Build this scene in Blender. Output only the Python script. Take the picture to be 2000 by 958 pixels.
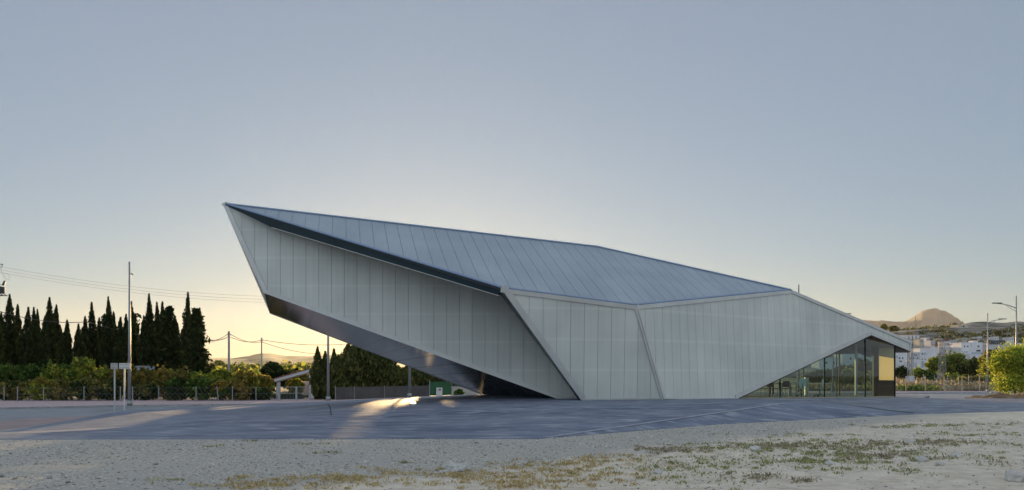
import bpy, bmesh, math, random
import numpy as np
from mathutils import Vector, Matrix
from mathutils.bvhtree import BVHTree
from mathutils.geometry import delaunay_2d_cdt
for o in list(bpy.data.objects): bpy.data.objects.remove(o)
scene = bpy.context.scene
COL = scene.collection
R = math.radians
# ---------------------------------------------------------------- camera
FPX, HY, EYE = 1600.0, 735.0, 1.05
cam_d = bpy.data.cameras.new('camera'); cam = bpy.data.objects.new('camera', cam_d); COL.objects.link(cam)
cam.location = (0, 0, EYE); cam.rotation_euler = (R(90), 0, 0)
cam_d.sensor_width = 36; cam_d.lens = 36*FPX/2000; cam_d.shift_y = (HY-479)/2000
cam_d.clip_start = 0.1; cam_d.clip_end = 30000
scene.camera = cam
# ---------------------------------------------------------------- light
SUN_EL, SUN_AZ = 3.5, -6.0          # degrees; azimuth from +Y towards +X
world = bpy.data.worlds.new('World'); scene.world = world; world.use_nodes = True
wn = world.node_tree; wn.nodes.clear()
sky = wn.nodes.new('ShaderNodeTexSky'); sky.sky_type = 'NISHITA'; sky.sun_disc = False
sky.sun_elevation = R(SUN_EL); sky.sun_rotation = R(SUN_AZ); sky.air_density = 1.0; sky.dust_density = 0.4; sky.ozone_density = 4.0
# pale veil light added to the sky, boosted behind camera to brighten the facade
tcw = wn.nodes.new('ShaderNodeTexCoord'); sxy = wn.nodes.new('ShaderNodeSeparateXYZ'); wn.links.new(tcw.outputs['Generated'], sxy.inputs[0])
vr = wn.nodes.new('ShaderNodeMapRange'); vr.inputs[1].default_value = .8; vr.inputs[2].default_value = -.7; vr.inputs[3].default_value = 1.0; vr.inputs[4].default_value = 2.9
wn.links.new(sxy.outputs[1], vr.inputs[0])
sky_fill = wn.nodes.new('ShaderNodeVectorMath'); sky_fill.operation = 'SCALE'; sky_fill.inputs[0].default_value = (1.84, 2.10, 2.40); wn.links.new(vr.outputs[0], sky_fill.inputs['Scale'])
addn = wn.nodes.new('ShaderNodeVectorMath'); addn.operation = 'ADD'
bg = wn.nodes.new('ShaderNodeBackground'); bg.inputs[1].default_value = 0.06
wo = wn.nodes.new('ShaderNodeOutputWorld')
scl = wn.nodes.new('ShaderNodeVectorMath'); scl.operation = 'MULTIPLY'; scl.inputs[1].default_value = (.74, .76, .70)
wn.links.new(sky.outputs[0], scl.inputs[0]); wn.links.new(scl.outputs[0], addn.inputs[0]); wn.links.new(sky_fill.outputs[0], addn.inputs[1]); wn.links.new(addn.outputs[0], bg.inputs[0]); wn.links.new(bg.outputs[0], wo.inputs[0])
sun_d = bpy.data.lights.new('sun', 'SUN'); sun_d.energy = 5.0; sun_d.angle = R(0.6); sun_d.color = (1, 0.68, 0.33)
sun = bpy.data.objects.new('sun', sun_d); COL.objects.link(sun)
sdir = Vector((math.sin(R(SUN_AZ))*math.cos(R(SUN_EL)), math.cos(R(SUN_AZ))*math.cos(R(SUN_EL)), math.sin(R(SUN_EL))))
sun.rotation_euler = sdir.to_track_quat('Z', 'Y').to_euler(); sun.location = sdir*200
scene.view_settings.view_transform = 'Standard'; scene.view_settings.look = 'None'
scene.view_settings.gamma = 1; scene.view_settings.use_curve_mapping = False
scene.view_settings.exposure = 1.0
scene.render.engine = 'CYCLES'
scene.cycles.transparent_max_bounces = 24
scene.cycles.volume_bounces = 0
scene.render.use_motion_blur = False

# ---------------------------------------------------------------- helpers
def P(px, py, D): return Vector(((px-1000)/FPX*D, D, (HY-py)/FPX*D+EYE))
def G(px, py, z):
    D = (EYE-z)*FPX/(py-HY); return P(px, py, D)
def hit(px, py, p0, n):
    r = Vector(((px-1000)/FPX, 1, (HY-py)/FPX)); o = Vector((0, 0, EYE))
    return o + r*((p0-o).dot(n)/r.dot(n))
def link(o, parent=None):
    COL.objects.link(o)
    if parent is not None: o.parent = parent
    return o
def props(o, label=None, cat=None, group=None, kind=None):
    if label: o['label'] = label
    if cat: o['category'] = cat
    if group: o['group'] = group
    if kind: o['kind'] = kind
    return o
def thing(name, loc, label, cat, group=None, rz=0):
    o = bpy.data.objects.new(name, None); o.location = loc; o.rotation_euler = (0, 0, rz); o.empty_display_size = .3
    link(o); return props(o, label, cat, group)
def copy_tree(o, parent=None):
    c = o.copy(); COL.objects.link(c)
    if parent is not None: c.parent = parent
    for ch in o.children: copy_tree(ch, c)
    return c
class MB:
    def __init__(s): s.v = []; s.f = []; s.m = []
    def face(s, pts, m=0):
        i = len(s.v); s.v += [tuple(p) for p in pts]; s.f.append(tuple(range(i, i+len(pts)))); s.m.append(m)
    def box(s, lo, hi, m=0, M=None):
        c = [Vector((x, y, z)) for x in (lo[0], hi[0]) for y in (lo[1], hi[1]) for z in (lo[2], hi[2])]
        if M is not None: c = [M @ p for p in c]
        i = len(s.v); s.v += [tuple(p) for p in c]
        for q in ((0,1,3,2), (4,6,7,5), (0,4,5,1), (2,3,7,6), (0,2,6,4), (1,5,7,3)):
            s.f.append(tuple(i+k for k in q)); s.m.append(m)
    def bar(s, a, b, w, h, up=(0, 0, 1), m=0):
        a = Vector(a); b = Vector(b); d = b-a; L = d.length; d.normalize(); up = Vector(up)
        if abs(d.dot(up)) > .98: up = Vector((1, 0, 0))
        x = d.cross(up).normalized(); z = x.cross(d).normalized()
        M = Matrix((x, d, z)).transposed().to_4x4(); M.translation = a
        s.box((-w/2, 0, -h/2), (w/2, L, h/2), m, M)
    def tube(s, pts, r, n=8, m=0, cap=True):
        pts = [Vector(p) for p in pts]; rr = r if hasattr(r, '__len__') else [r]*len(pts)
        i0 = len(s.v); k = len(pts)
        ref = Vector((0, 0, 1))
        for j, p in enumerate(pts):
            d = (pts[min(j+1, k-1)]-pts[max(j-1, 0)]).normalized()
            if abs(d.dot(ref)) > .95: x = d.cross(Vector((0, 1, 0))).normalized()
            else: x = d.cross(ref).normalized()
            y = d.cross(x).normalized()
            for a in range(n):
                t = 2*math.pi*a/n; s.v.append(tuple(p + (x*math.cos(t)+y*math.sin(t))*rr[j]))
        for j in range(k-1):
            for a in range(n):
                b = (a+1) % n
                s.f.append((i0+j*n+a, i0+j*n+b, i0+(j+1)*n+b, i0+(j+1)*n+a)); s.m.append(m)
        if cap:
            s.f.append(tuple(i0+a for a in range(n))[::-1]); s.m.append(m)
            s.f.append(tuple(i0+(k-1)*n+a for a in range(n))); s.m.append(m)
    def build(s, name, mats, parent=None, smooth=False):
        me = bpy.data.meshes.new(name); me.from_pydata(s.v, [], s.f)
        for mm in (mats if isinstance(mats, (list, tuple)) else [mats]): me.materials.append(mm)
        me.polygons.foreach_set('material_index', s.m)
        if smooth: me.polygons.foreach_set('use_smooth', [True]*len(s.f))
        bm = bmesh.new(); bm.from_mesh(me); bmesh.ops.recalc_face_normals(bm, faces=bm.faces); bm.to_mesh(me); bm.free()
        return link(bpy.data.objects.new(name, me), parent)

# ---------------------------------------------------------------- materials
def mat(name, col, rough=.7, metal=0., var=0., vscale=2., col2=None, bump=0., bscale=20., spec=.5, mapping=(1, 1, 1), det=4., coat=0., dirt=None):
    m = bpy.data.materials.new(name); m.use_nodes = True; nt = m.node_tree; b = nt.nodes['Principled BSDF']
    b.inputs['Roughness'].default_value = rough; b.inputs['Metallic'].default_value = metal
    b.inputs['Base Color'].default_value = (*col, 1); b.inputs['Specular IOR Level'].default_value = spec
    b.inputs['Coat Weight'].default_value = coat
    tc = nt.nodes.new('ShaderNodeTexCoord'); mp = nt.nodes.new('ShaderNodeMapping'); mp.inputs['Scale'].default_value = mapping
    nt.links.new(tc.outputs['Object'], mp.inputs[0])
    if var > 0 or col2:
        n = nt.nodes.new('ShaderNodeTexNoise'); n.inputs['Scale'].default_value = vscale; n.inputs['Detail'].default_value = det
        n.inputs['Roughness'].default_value = .6
        nt.links.new(mp.outputs[0], n.inputs[0]); r = nt.nodes.new('ShaderNodeValToRGB')
        c2 = col2 if col2 else tuple(min(1, c*(1+var)) for c in col); c1 = col if col2 else tuple(c*(1-var) for c in col)
        r.color_ramp.elements[0].color = (*c1, 1); r.color_ramp.elements[1].color = (*c2, 1)
        r.color_ramp.elements[0].position = .33; r.color_ramp.elements[1].position = .67
        nt.links.new(n.outputs[0], r.inputs[0]); out = r.outputs[0]
        if dirt:
            n2 = nt.nodes.new('ShaderNodeTexNoise'); n2.inputs['Scale'].default_value = dirt[0]; n2.inputs['Detail'].default_value = 8
            nt.links.new(mp.outputs[0], n2.inputs[0]); r2 = nt.nodes.new('ShaderNodeValToRGB')
            r2.color_ramp.elements[0].position = dirt[1]; r2.color_ramp.elements[1].position = dirt[2]
            mx = nt.nodes.new('ShaderNodeMix'); mx.data_type = 'RGBA'; mx.inputs[7].default_value = (*dirt[3], 1)
            nt.links.new(n2.outputs[0], r2.inputs[0]); nt.links.new(r2.outputs[0], mx.inputs[0]); nt.links.new(out, mx.inputs[6]); out = mx.outputs[2]
        nt.links.new(out, b.inputs['Base Color'])
    if bump:
        n = nt.nodes.new('ShaderNodeTexNoise'); n.inputs['Scale'].default_value = bscale; n.inputs['Detail'].default_value = 5
        nt.links.new(mp.outputs[0], n.inputs[0]); bp = nt.nodes.new('ShaderNodeBump'); bp.inputs['Strength'].default_value = bump
        bp.inputs['Distance'].default_value = .05
        nt.links.new(n.outputs[0], bp.inputs['Height']); nt.links.new(bp.outputs[0], b.inputs['Normal'])
    return m
def leaf(name, cols, trans=.45):
    """cols: list of (pos, rgb) picked at random for each leaf"""
    m = bpy.data.materials.new(name); m.use_nodes = True; nt = m.node_tree; nt.nodes.clear()
    g = nt.nodes.new('ShaderNodeNewGeometry'); r = nt.nodes.new('ShaderNodeValToRGB')
    while len(r.color_ramp.elements) < len(cols): r.color_ramp.elements.new(.5)
    for e, (p, c) in zip(r.color_ramp.elements, cols): e.position = p; e.color = (*c, 1)
    nt.links.new(g.outputs['Random Per Island'], r.inputs[0])
    d = nt.nodes.new('ShaderNodeBsdfDiffuse'); t = nt.nodes.new('ShaderNodeBsdfTranslucent'); mx = nt.nodes.new('ShaderNodeMixShader')
    mx.inputs[0].default_value = trans; o = nt.nodes.new('ShaderNodeOutputMaterial')
    nt.links.new(r.outputs[0], d.inputs[0]); nt.links.new(r.outputs[0], t.inputs[0])
    nt.links.new(d.outputs[0], mx.inputs[1]); nt.links.new(t.outputs[0], mx.inputs[2]); nt.links.new(mx.outputs[0], o.inputs[0])
    return m
def glass(name, col=(1, 1, 1), refl=.12):
    m = bpy.data.materials.new(name); m.use_nodes = True; nt = m.node_tree; nt.nodes.clear()
    t = nt.nodes.new('ShaderNodeBsdfTransparent'); t.inputs[0].default_value = (*col, 1)
    g = nt.nodes.new('ShaderNodeBsdfGlossy'); g.inputs['Roughness'].default_value = .01
    lw = nt.nodes.new('ShaderNodeLayerWeight'); f = nt.nodes.new('ShaderNodeMath'); f.operation = 'POWER'; f.inputs[1].default_value = 4; nt.links.new(lw.outputs['Facing'], f.inputs[0])
    a = nt.nodes.new('ShaderNodeMath'); a.operation = 'ADD'; a.inputs[1].default_value = refl; a.use_clamp = True
    mx = nt.nodes.new('ShaderNodeMixShader'); o = nt.nodes.new('ShaderNodeOutputMaterial')
    nt.links.new(f.outputs[0], a.inputs[0]); nt.links.new(a.outputs[0], mx.inputs[0]); nt.links.new(t.outputs[0], mx.inputs[1]); nt.links.new(g.outputs[0], mx.inputs[2])
    nt.links.new(mx.outputs[0], o.inputs[0]); return m
def emis(name, col, s):
    m = bpy.data.materials.new(name); m.use_nodes = True; b = m.node_tree.nodes['Principled BSDF']
    b.inputs['Emission Color'].default_value = (*col, 1); b.inputs['Emission Strength'].default_value = s; b.inputs['Base Color'].default_value = (*col, 1); return m

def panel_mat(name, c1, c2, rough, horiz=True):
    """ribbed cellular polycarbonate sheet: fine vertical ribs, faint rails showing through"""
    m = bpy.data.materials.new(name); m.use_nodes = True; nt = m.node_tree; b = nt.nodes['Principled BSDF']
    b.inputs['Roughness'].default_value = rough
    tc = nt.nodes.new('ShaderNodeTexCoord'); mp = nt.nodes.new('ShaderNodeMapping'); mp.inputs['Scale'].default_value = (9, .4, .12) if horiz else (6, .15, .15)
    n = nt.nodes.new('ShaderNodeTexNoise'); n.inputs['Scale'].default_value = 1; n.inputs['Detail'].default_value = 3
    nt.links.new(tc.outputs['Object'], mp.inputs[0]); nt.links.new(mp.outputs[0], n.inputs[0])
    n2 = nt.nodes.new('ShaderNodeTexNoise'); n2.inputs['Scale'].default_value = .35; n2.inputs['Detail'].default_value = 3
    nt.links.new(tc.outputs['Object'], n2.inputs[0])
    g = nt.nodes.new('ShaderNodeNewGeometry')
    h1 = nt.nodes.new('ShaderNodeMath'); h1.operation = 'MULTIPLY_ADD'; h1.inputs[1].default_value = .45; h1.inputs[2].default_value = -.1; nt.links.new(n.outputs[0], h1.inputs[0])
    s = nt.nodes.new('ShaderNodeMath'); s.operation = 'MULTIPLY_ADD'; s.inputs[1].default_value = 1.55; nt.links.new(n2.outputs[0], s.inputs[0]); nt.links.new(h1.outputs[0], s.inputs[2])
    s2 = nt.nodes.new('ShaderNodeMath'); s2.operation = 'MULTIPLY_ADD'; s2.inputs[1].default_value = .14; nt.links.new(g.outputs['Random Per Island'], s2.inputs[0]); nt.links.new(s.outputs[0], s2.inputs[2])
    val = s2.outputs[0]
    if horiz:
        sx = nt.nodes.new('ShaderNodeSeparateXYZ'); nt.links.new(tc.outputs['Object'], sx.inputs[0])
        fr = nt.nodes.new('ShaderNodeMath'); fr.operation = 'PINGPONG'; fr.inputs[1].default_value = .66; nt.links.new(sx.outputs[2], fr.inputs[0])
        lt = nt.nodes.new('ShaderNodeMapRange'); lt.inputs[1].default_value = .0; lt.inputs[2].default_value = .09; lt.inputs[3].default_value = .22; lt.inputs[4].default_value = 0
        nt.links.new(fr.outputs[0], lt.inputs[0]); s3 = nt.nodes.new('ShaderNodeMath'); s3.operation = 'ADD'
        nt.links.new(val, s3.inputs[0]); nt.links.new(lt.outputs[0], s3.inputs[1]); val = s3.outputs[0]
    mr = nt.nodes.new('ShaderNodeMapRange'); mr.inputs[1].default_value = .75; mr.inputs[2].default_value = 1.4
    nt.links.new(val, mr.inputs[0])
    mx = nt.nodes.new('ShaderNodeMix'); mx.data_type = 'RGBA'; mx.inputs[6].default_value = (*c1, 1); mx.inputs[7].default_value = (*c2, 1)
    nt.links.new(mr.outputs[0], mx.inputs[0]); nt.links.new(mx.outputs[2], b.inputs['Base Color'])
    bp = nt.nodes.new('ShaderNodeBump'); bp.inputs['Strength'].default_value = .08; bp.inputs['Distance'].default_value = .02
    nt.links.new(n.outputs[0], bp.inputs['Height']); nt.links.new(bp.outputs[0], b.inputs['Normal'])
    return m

M = {}
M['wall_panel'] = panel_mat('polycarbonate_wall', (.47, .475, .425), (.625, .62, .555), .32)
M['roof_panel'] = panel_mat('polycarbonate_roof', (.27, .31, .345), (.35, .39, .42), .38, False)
M['joint'] = mat('joint_dark', (.37, .38, .365), .6)
M['trim'] = mat('aluminium_trim', (.50, .49, .46), .38, .35, .08, 1.5)
M['roof_trim'] = mat('roof_trim', (.22, .29, .40), .4, .3, .06, 1)
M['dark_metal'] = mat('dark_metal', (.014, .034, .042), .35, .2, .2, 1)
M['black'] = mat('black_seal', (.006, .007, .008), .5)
M['soffit'] = mat('polished_soffit', (.14, .13, .115), .10, .9, .2, .5, bump=.06, bscale=.9)
M['gravel'] = mat('gravel', (.25, .225, .19), .95, 0, 0, 22, (.62, .565, .48), bump=.7, bscale=38, det=8, dirt=(.35, .45, .62, (.42, .385, .34)))
def two_tone(m):
    """pale trodden earth on the right of the gravel track, ragged border between them"""
    nt = m.node_tree; b = nt.nodes['Principled BSDF']; old = b.inputs['Base Color'].links[0].from_socket
    tc = nt.nodes.new('ShaderNodeTexCoord'); sp = nt.nodes.new('ShaderNodeSeparateXYZ'); nt.links.new(tc.outputs['Object'], sp.inputs[0])
    n = nt.nodes.new('ShaderNodeTexNoise'); n.inputs['Scale'].default_value = .8; n.inputs['Detail'].default_value = 7; nt.links.new(tc.outputs['Object'], n.inputs[0])
    a = nt.nodes.new('ShaderNodeMath'); a.operation = 'MULTIPLY_ADD'; a.inputs[1].default_value = .95; a.inputs[2].default_value = 14.0; nt.links.new(sp.outputs[0], a.inputs[0])
    d = nt.nodes.new('ShaderNodeMath'); d.operation = 'SUBTRACT'; nt.links.new(a.outputs[0], d.inputs[0]); nt.links.new(sp.outputs[1], d.inputs[1])
    e = nt.nodes.new('ShaderNodeMath'); e.operation = 'MULTIPLY_ADD'; e.inputs[1].default_value = 5; nt.links.new(n.outputs[0], e.inputs[0]); nt.links.new(d.outputs[0], e.inputs[2])
    r = nt.nodes.new('ShaderNodeMapRange'); r.inputs[1].default_value = 1.8; r.inputs[2].default_value = 3.6; nt.links.new(e.outputs[0], r.inputs[0])
    n2 = nt.nodes.new('ShaderNodeTexNoise'); n2.inputs['Scale'].default_value = 3; n2.inputs['Detail'].default_value = 10; n2.inputs['Roughness'].default_value = .7; nt.links.new(tc.outputs['Object'], n2.inputs[0])
    cr = nt.nodes.new('ShaderNodeValToRGB'); cr.color_ramp.elements[0].position = .35; cr.color_ramp.elements[1].position = .65
    cr.color_ramp.elements[0].color = (.54, .44, .33, 1); cr.color_ramp.elements[1].color = (.78, .68, .54, 1); nt.links.new(n2.outputs[0], cr.inputs[0])
    mx = nt.nodes.new('ShaderNodeMix'); mx.data_type = 'RGBA'; nt.links.new(r.outputs[0], mx.inputs[0]); nt.links.new(old, mx.inputs[6]); nt.links.new(cr.outputs[0], mx.inputs[7])
    nt.links.new(mx.outputs[2], b.inputs['Base Color'])
two_tone(M['gravel'])
M['concrete'] = mat('plaza_concrete', (.075, .095, .145), .68, 0, 0, .9, (.19, .21, .265), bump=1.0, bscale=2.2, det=14, spec=.3, mapping=(.4, 1, 1), dirt=(3.2, .52, .70, (.31, .32, .35)))
M['joint_line'] = mat('joint_line', (.02, .022, .03), .8)
M['asphalt'] = mat('asphalt', (.19, .20, .22), .5, 0, .25, .5, bump=.2, bscale=6)
M['red_asphalt'] = mat('red_asphalt', (.28, .2, .19), .7, 0, .2, .6, bump=.2, bscale=6)
M['pavement'] = mat('pink_pavement', (.42, .31, .31), .8, 0, .12, 2, bump=.1, bscale=8)
M['kerb'] = mat('kerb', (.30, .29, .28), .8, 0, .2, 1.2)
M['earth'] = mat('dry_earth', (.22, .18, .12), .95, 0, 0, .05, (.34, .29, .2), det=8, bump=.4, bscale=2)
M['hill'] = mat('scrub_hill', (.12, .105, .08), .95, 0, 0, .05, (.36, .31, .25), det=14, bump=1, bscale=.2, dirt=(.09, .46, .58, (.06, .065, .04)))
M['field'] = mat('valley_field', (.10, .10, .05), .95, 0, 0, .006, (.26, .22, .12), det=10, dirt=(.02, .52, .6, (.05, .07, .03)))
M['rock_mt'] = mat('mountain_rock', (.075, .072, .066), .95, 0, 0, .003, (.15, .14, .125), det=12, bump=1, bscale=.012)
M['galv'] = mat('galvanised_steel', (.30, .30, .30), .45, .5, .12, 2)
M['galv_light'] = mat('sign_steel', (.55, .54, .52), .35, .5, .08, 2)
M['lamp_dark'] = mat('lamp_dark', (.03, .03, .035), .5)
M['wire'] = mat('wire', (.02, .02, .02), .6)
M['white_wall'] = mat('white_render', (.66, .64, .64), .85, 0, .08, .3)
M['white_wall2'] = mat('grey_white_render', (.52, .50, .52), .85, 0, .08, .3)
M['ruin'] = mat('pale_ruin', (.46, .41, .34), .95, 0, .2, .5, bump=.5, bscale=1)
M['window'] = mat('dark_window', (.03, .035, .04), .2)
M['shutter'] = mat('pale_shutter', (.42, .45, .48), .5)
M['blue_door'] = mat('blue_door', (.28, .35, .45), .5)
M['tile'] = mat('red_roof_tile', (.30, .10, .07), .8, 0, .3, 6, bump=.4, bscale=15)
M['bark'] = mat('bark', (.10, .075, .05), .9, 0, .3, 4, bump=.6, bscale=20)
M['post_wood'] = mat('tan_post', (.50, .38, .26), .8, 0, .15, 3)
M['screen_grey'] = mat('grey_fence_screen', (.075, .07, .065), .9, 0, .25, .8, bump=.2, bscale=3)
M['screen_green'] = mat('green_fence_screen', (.014, .085, .03), .8, 0, .2, 1, bump=.2, bscale=3)
M['box_white'] = mat('white_plastic', (.7, .68, .64), .5)
M['insul'] = mat('brown_insulator', (.25, .08, .05), .3)
M['solar'] = mat('solar_blue', (.02, .03, .06), .15, .2)
M['floor'] = mat('interior_floor', (.42, .33, .22), .5, 0, .15, 1.5)
M['ceiling'] = mat('interior_ceiling', (.07, .075, .07), .6)
M['mullion'] = mat('mullion', (.012, .014, .016), .7, spec=.15)
M['glass'] = glass('clear_glass', (.52, .64, .62), .05)
M['blind'] = leaf('cream_blind', [(0, (.92, .72, .36)), (1, (.92, .72, .36))], .6)
M['chair_white'] = mat('pale_chair_plastic', (.62, .74, .72), .45)
M['chair_leg'] = mat('chair_metal', (.05, .05, .05), .4, .5)
M['table'] = mat('white_table', (.62, .64, .62), .5)
M['rock'] = mat('pale_rock', (.50, .47, .43), .95, 0, .15, 4, bump=.6, bscale=12)
M['cypress'] = leaf('cypress_leaf', [(0, (.012, .018, .008)), (.7, (.022, .036, .014)), (1, (.04, .06, .02))], .25)
M['conifer'] = leaf('conifer_leaf', [(0, (.06, .075, .03)), (.6, (.11, .13, .045)), (1, (.26, .23, .07))], .55)
M['green'] = leaf('green_leaf', [(0, (.035, .075, .02)), (.5, (.08, .15, .03)), (1, (.18, .24, .05))], .5)
M['darkgreen'] = leaf('dark_green_leaf', [(0, (.016, .03, .012)), (.6, (.03, .055, .018)), (1, (.06, .09, .025))], .35)
M['olive'] = leaf('olive_leaf', [(0, (.07, .08, .025)), (.5, (.16, .16, .045)), (1, (.32, .26, .07))], .5)
M['orange'] = leaf('autumn_leaf', [(0, (.09, .09, .025)), (.45, (.24, .18, .045)), (1, (.48, .34, .08))], .55)
M['sunny'] = leaf('yellow_green_leaf', [(0, (.10, .15, .025)), (.5, (.26, .30, .045)), (1, (.52, .48, .08))], .55)
M['lime'] = leaf('lime_leaf', [(0, (.12, .20, .03)), (.4, (.30, .38, .05)), (1, (.60, .60, .11))], .6)
M['willow'] = leaf('pepper_tree_leaf', [(0, (.07, .12, .035)), (.6, (.16, .23, .05)), (1, (.36, .38, .09))], .5)
M['dry'] = leaf('dry_grass_leaf', [(0, (.20, .15, .08)), (.5, (.34, .27, .15)), (1, (.48, .40, .24))], .4)
M['weed_green'] = leaf('weed_leaf', [(0, (.17, .19, .08)), (.5, (.29, .30, .13)), (1, (.44, .41, .20))], .3)
M['weed_gold'] = leaf('dry_weed_leaf', [(0, (.34, .25, .12)), (.5, (.50, .38, .18)), (1, (.62, .50, .28))], .3)
M['weed_brown'] = leaf('brown_weed_leaf', [(0, (.22, .18, .12)), (.5, (.33, .28, .19)), (1, (.46, .40, .28))], .3)

M['stone'] = leaf('loose_stone', [(0, (.22, .21, .19)), (.5, (.42, .39, .35)), (1, (.72, .68, .61))], 0.)
# ---------------------------------------------------------------- foliage
def leaf_mesh(name, C, size, mats, mi=None, seed=0, stretch=1.6, up=0., extra=None, jit=.35):
    rng = np.random.default_rng(seed); C = np.asarray(C); n = len(C)
    a = rng.normal(size=(n, 3)); a[:, 2] += up*2.5; a /= np.linalg.norm(a, axis=1)[:, None]
    b = rng.normal(size=(n, 3)); b -= (b*a).sum(1)[:, None]*a; b /= np.linalg.norm(b, axis=1)[:, None]
    s = (1+jit*rng.normal(size=n)).clip(.4, 2)[:, None]*size
    L = a*s*stretch*.5; W = b*s*.5
    V = np.empty((n, 4, 3)); V[:, 0] = C-L; V[:, 1] = C+W*.9; V[:, 2] = C+L; V[:, 3] = C-W*.9
    V = V.reshape(-1, 3); F = np.arange(4*n).reshape(n, 4)
    ev, ef = extra if extra else (np.zeros((0, 3)), [])
    me = bpy.data.meshes.new(name)
    verts = V.tolist()+[tuple(v) for v in ev]; faces = F.tolist()+[tuple(int(i)+4*n for i in f) for f in ef]
    me.from_pydata(verts, [], faces)
    for m in mats: me.materials.append(m)
    idx = list(mi if mi is not None else [0]*n)+[0]*len(ef)
    me.polygons.foreach_set('material_index', np.array(idx, dtype=np.int32))
    return me
def core_mesh(rad, h, prof, seed, n=14, rows=12, amp=.15, z0=0, ry=None):
    rng = np.random.default_rng(seed); V = []; F = []
    for j in range(rows+1):
        t = j/rows
        for i in range(n):
            a = 2*math.pi*i/n; r = rad*prof(t)*(1+amp*rng.normal())
            V.append((r*math.cos(a), (r if ry is None else r*ry)*math.sin(a), z0+t*h))
    for j in range(rows):
        for i in range(n):
            F.append((j*n+i, j*n+(i+1) % n, (j+1)*n+(i+1) % n, (j+1)*n+i))
    F.append(tuple(range(n))[::-1]); F.append(tuple(rows*n+i for i in range(n)))
    return np.array(V), F
def cypress(px, ytop, wpx, D, label, group, zb=-1.05, mname='cypress', n=2600, loose=0., name='cypress_tree', cat='tree', seed=None, belly=.42, core=.6):
    h = (HY-ytop)/FPX*D+EYE-zb; rad = wpx/2/FPX*D; seed = seed if seed is not None else int(px*7+ytop)
    rng = np.random.default_rng(seed)
    base = Vector(((px-1000)/FPX*D, D, zb)); t = thing(name, base, label, cat, group, rng.uniform(0, 6))
    prof = lambda u: (min(1, (u/.12+.35))*(1-max(0, (u-belly)/(1-belly))**1.35)*.97+.03)
    u = rng.random(n)**.9; ang = rng.random(n)*6.283; rr = rad*np.array([prof(x) for x in u])
    lob = 1+.22*np.sin(ang*3+u*9+seed)+.16*np.sin(u*37+ang*2)+.12*rng.normal(size=n)
    rr = rr*lob*(.55+.5*rng.random(n)**.5)*(1+loose*rng.random(n)**3*1.5)
    C = np.stack([rr*np.cos(ang), rr*np.sin(ang), .25+u*(h-.25)], 1)
    lean = rng.normal(size=2)*.02; C[:, 0] += lean[0]*C[:, 2]**1.5*.3
    ex = core_mesh(rad*core, h*.86, prof, seed, z0=.2)
    sz = (.25 if D < 90 else .3)*(1.1-.65*u)[:, None]
    me = leaf_mesh('crown', C, sz, [M[mname]], seed=seed, stretch=2.0, up=1.1, extra=ex)
    link(bpy.data.objects.new('crown', me), t)
    mb = MB(); mb.tube([(0, 0, -.2), (0, 0, h*.5)], [.14, .05], 7); mb.build('trunk', M['bark'], t)
    return t
def conifer(px, ytop, wpx, D, label, group, zb=-1.05, mname='darkgreen', n=3200, seed=None):
    """layered conifer with outward drooping boughs and gaps"""
    h = (HY-ytop)/FPX*D+EYE-zb; rad = wpx/2/FPX*D; seed = seed if seed is not None else int(px*5+ytop)
    rng = np.random.default_rng(seed); base = Vector(((px-1000)/FPX*D, D, zb)); t = thing('conifer_tree', base, label, 'tree', group)
    C = []; nb = 70
    for k in range(nb):
        u = (k/nb)**1.05; z = .5+u*(h-.7); a = k*2.4+rng.normal()*.3; r = rad*(1-u)**.75*rng.uniform(.65, 1.15)+.15
        m = int(n/nb*(.4+1.3*(1-u)))
        s = rng.random(m)**.6; sp = .10+.16*r*(1-s*.5)
        C.append(np.stack([np.cos(a)*r*s+rng.normal(size=m)*sp, np.sin(a)*r*s+rng.normal(size=m)*sp, z+.25*r*s+rng.normal(size=m)*sp*.8], 1))
    C = np.concatenate(C)
    ex = core_mesh(rad*.3, h*.85, lambda u: 1-u*.9, seed, z0=.2)
    me = leaf_mesh('crown', C, .25, [M[mname]], seed=seed, stretch=1.8, up=.4, extra=ex); link(bpy.data.objects.new('crown', me), t)
    mb = MB(); mb.tube([(0, 0, -.2), (0, 0, h*.9)], [.16, .03], 7); mb.build('trunk', M['bark'], t)
    return t
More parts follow.
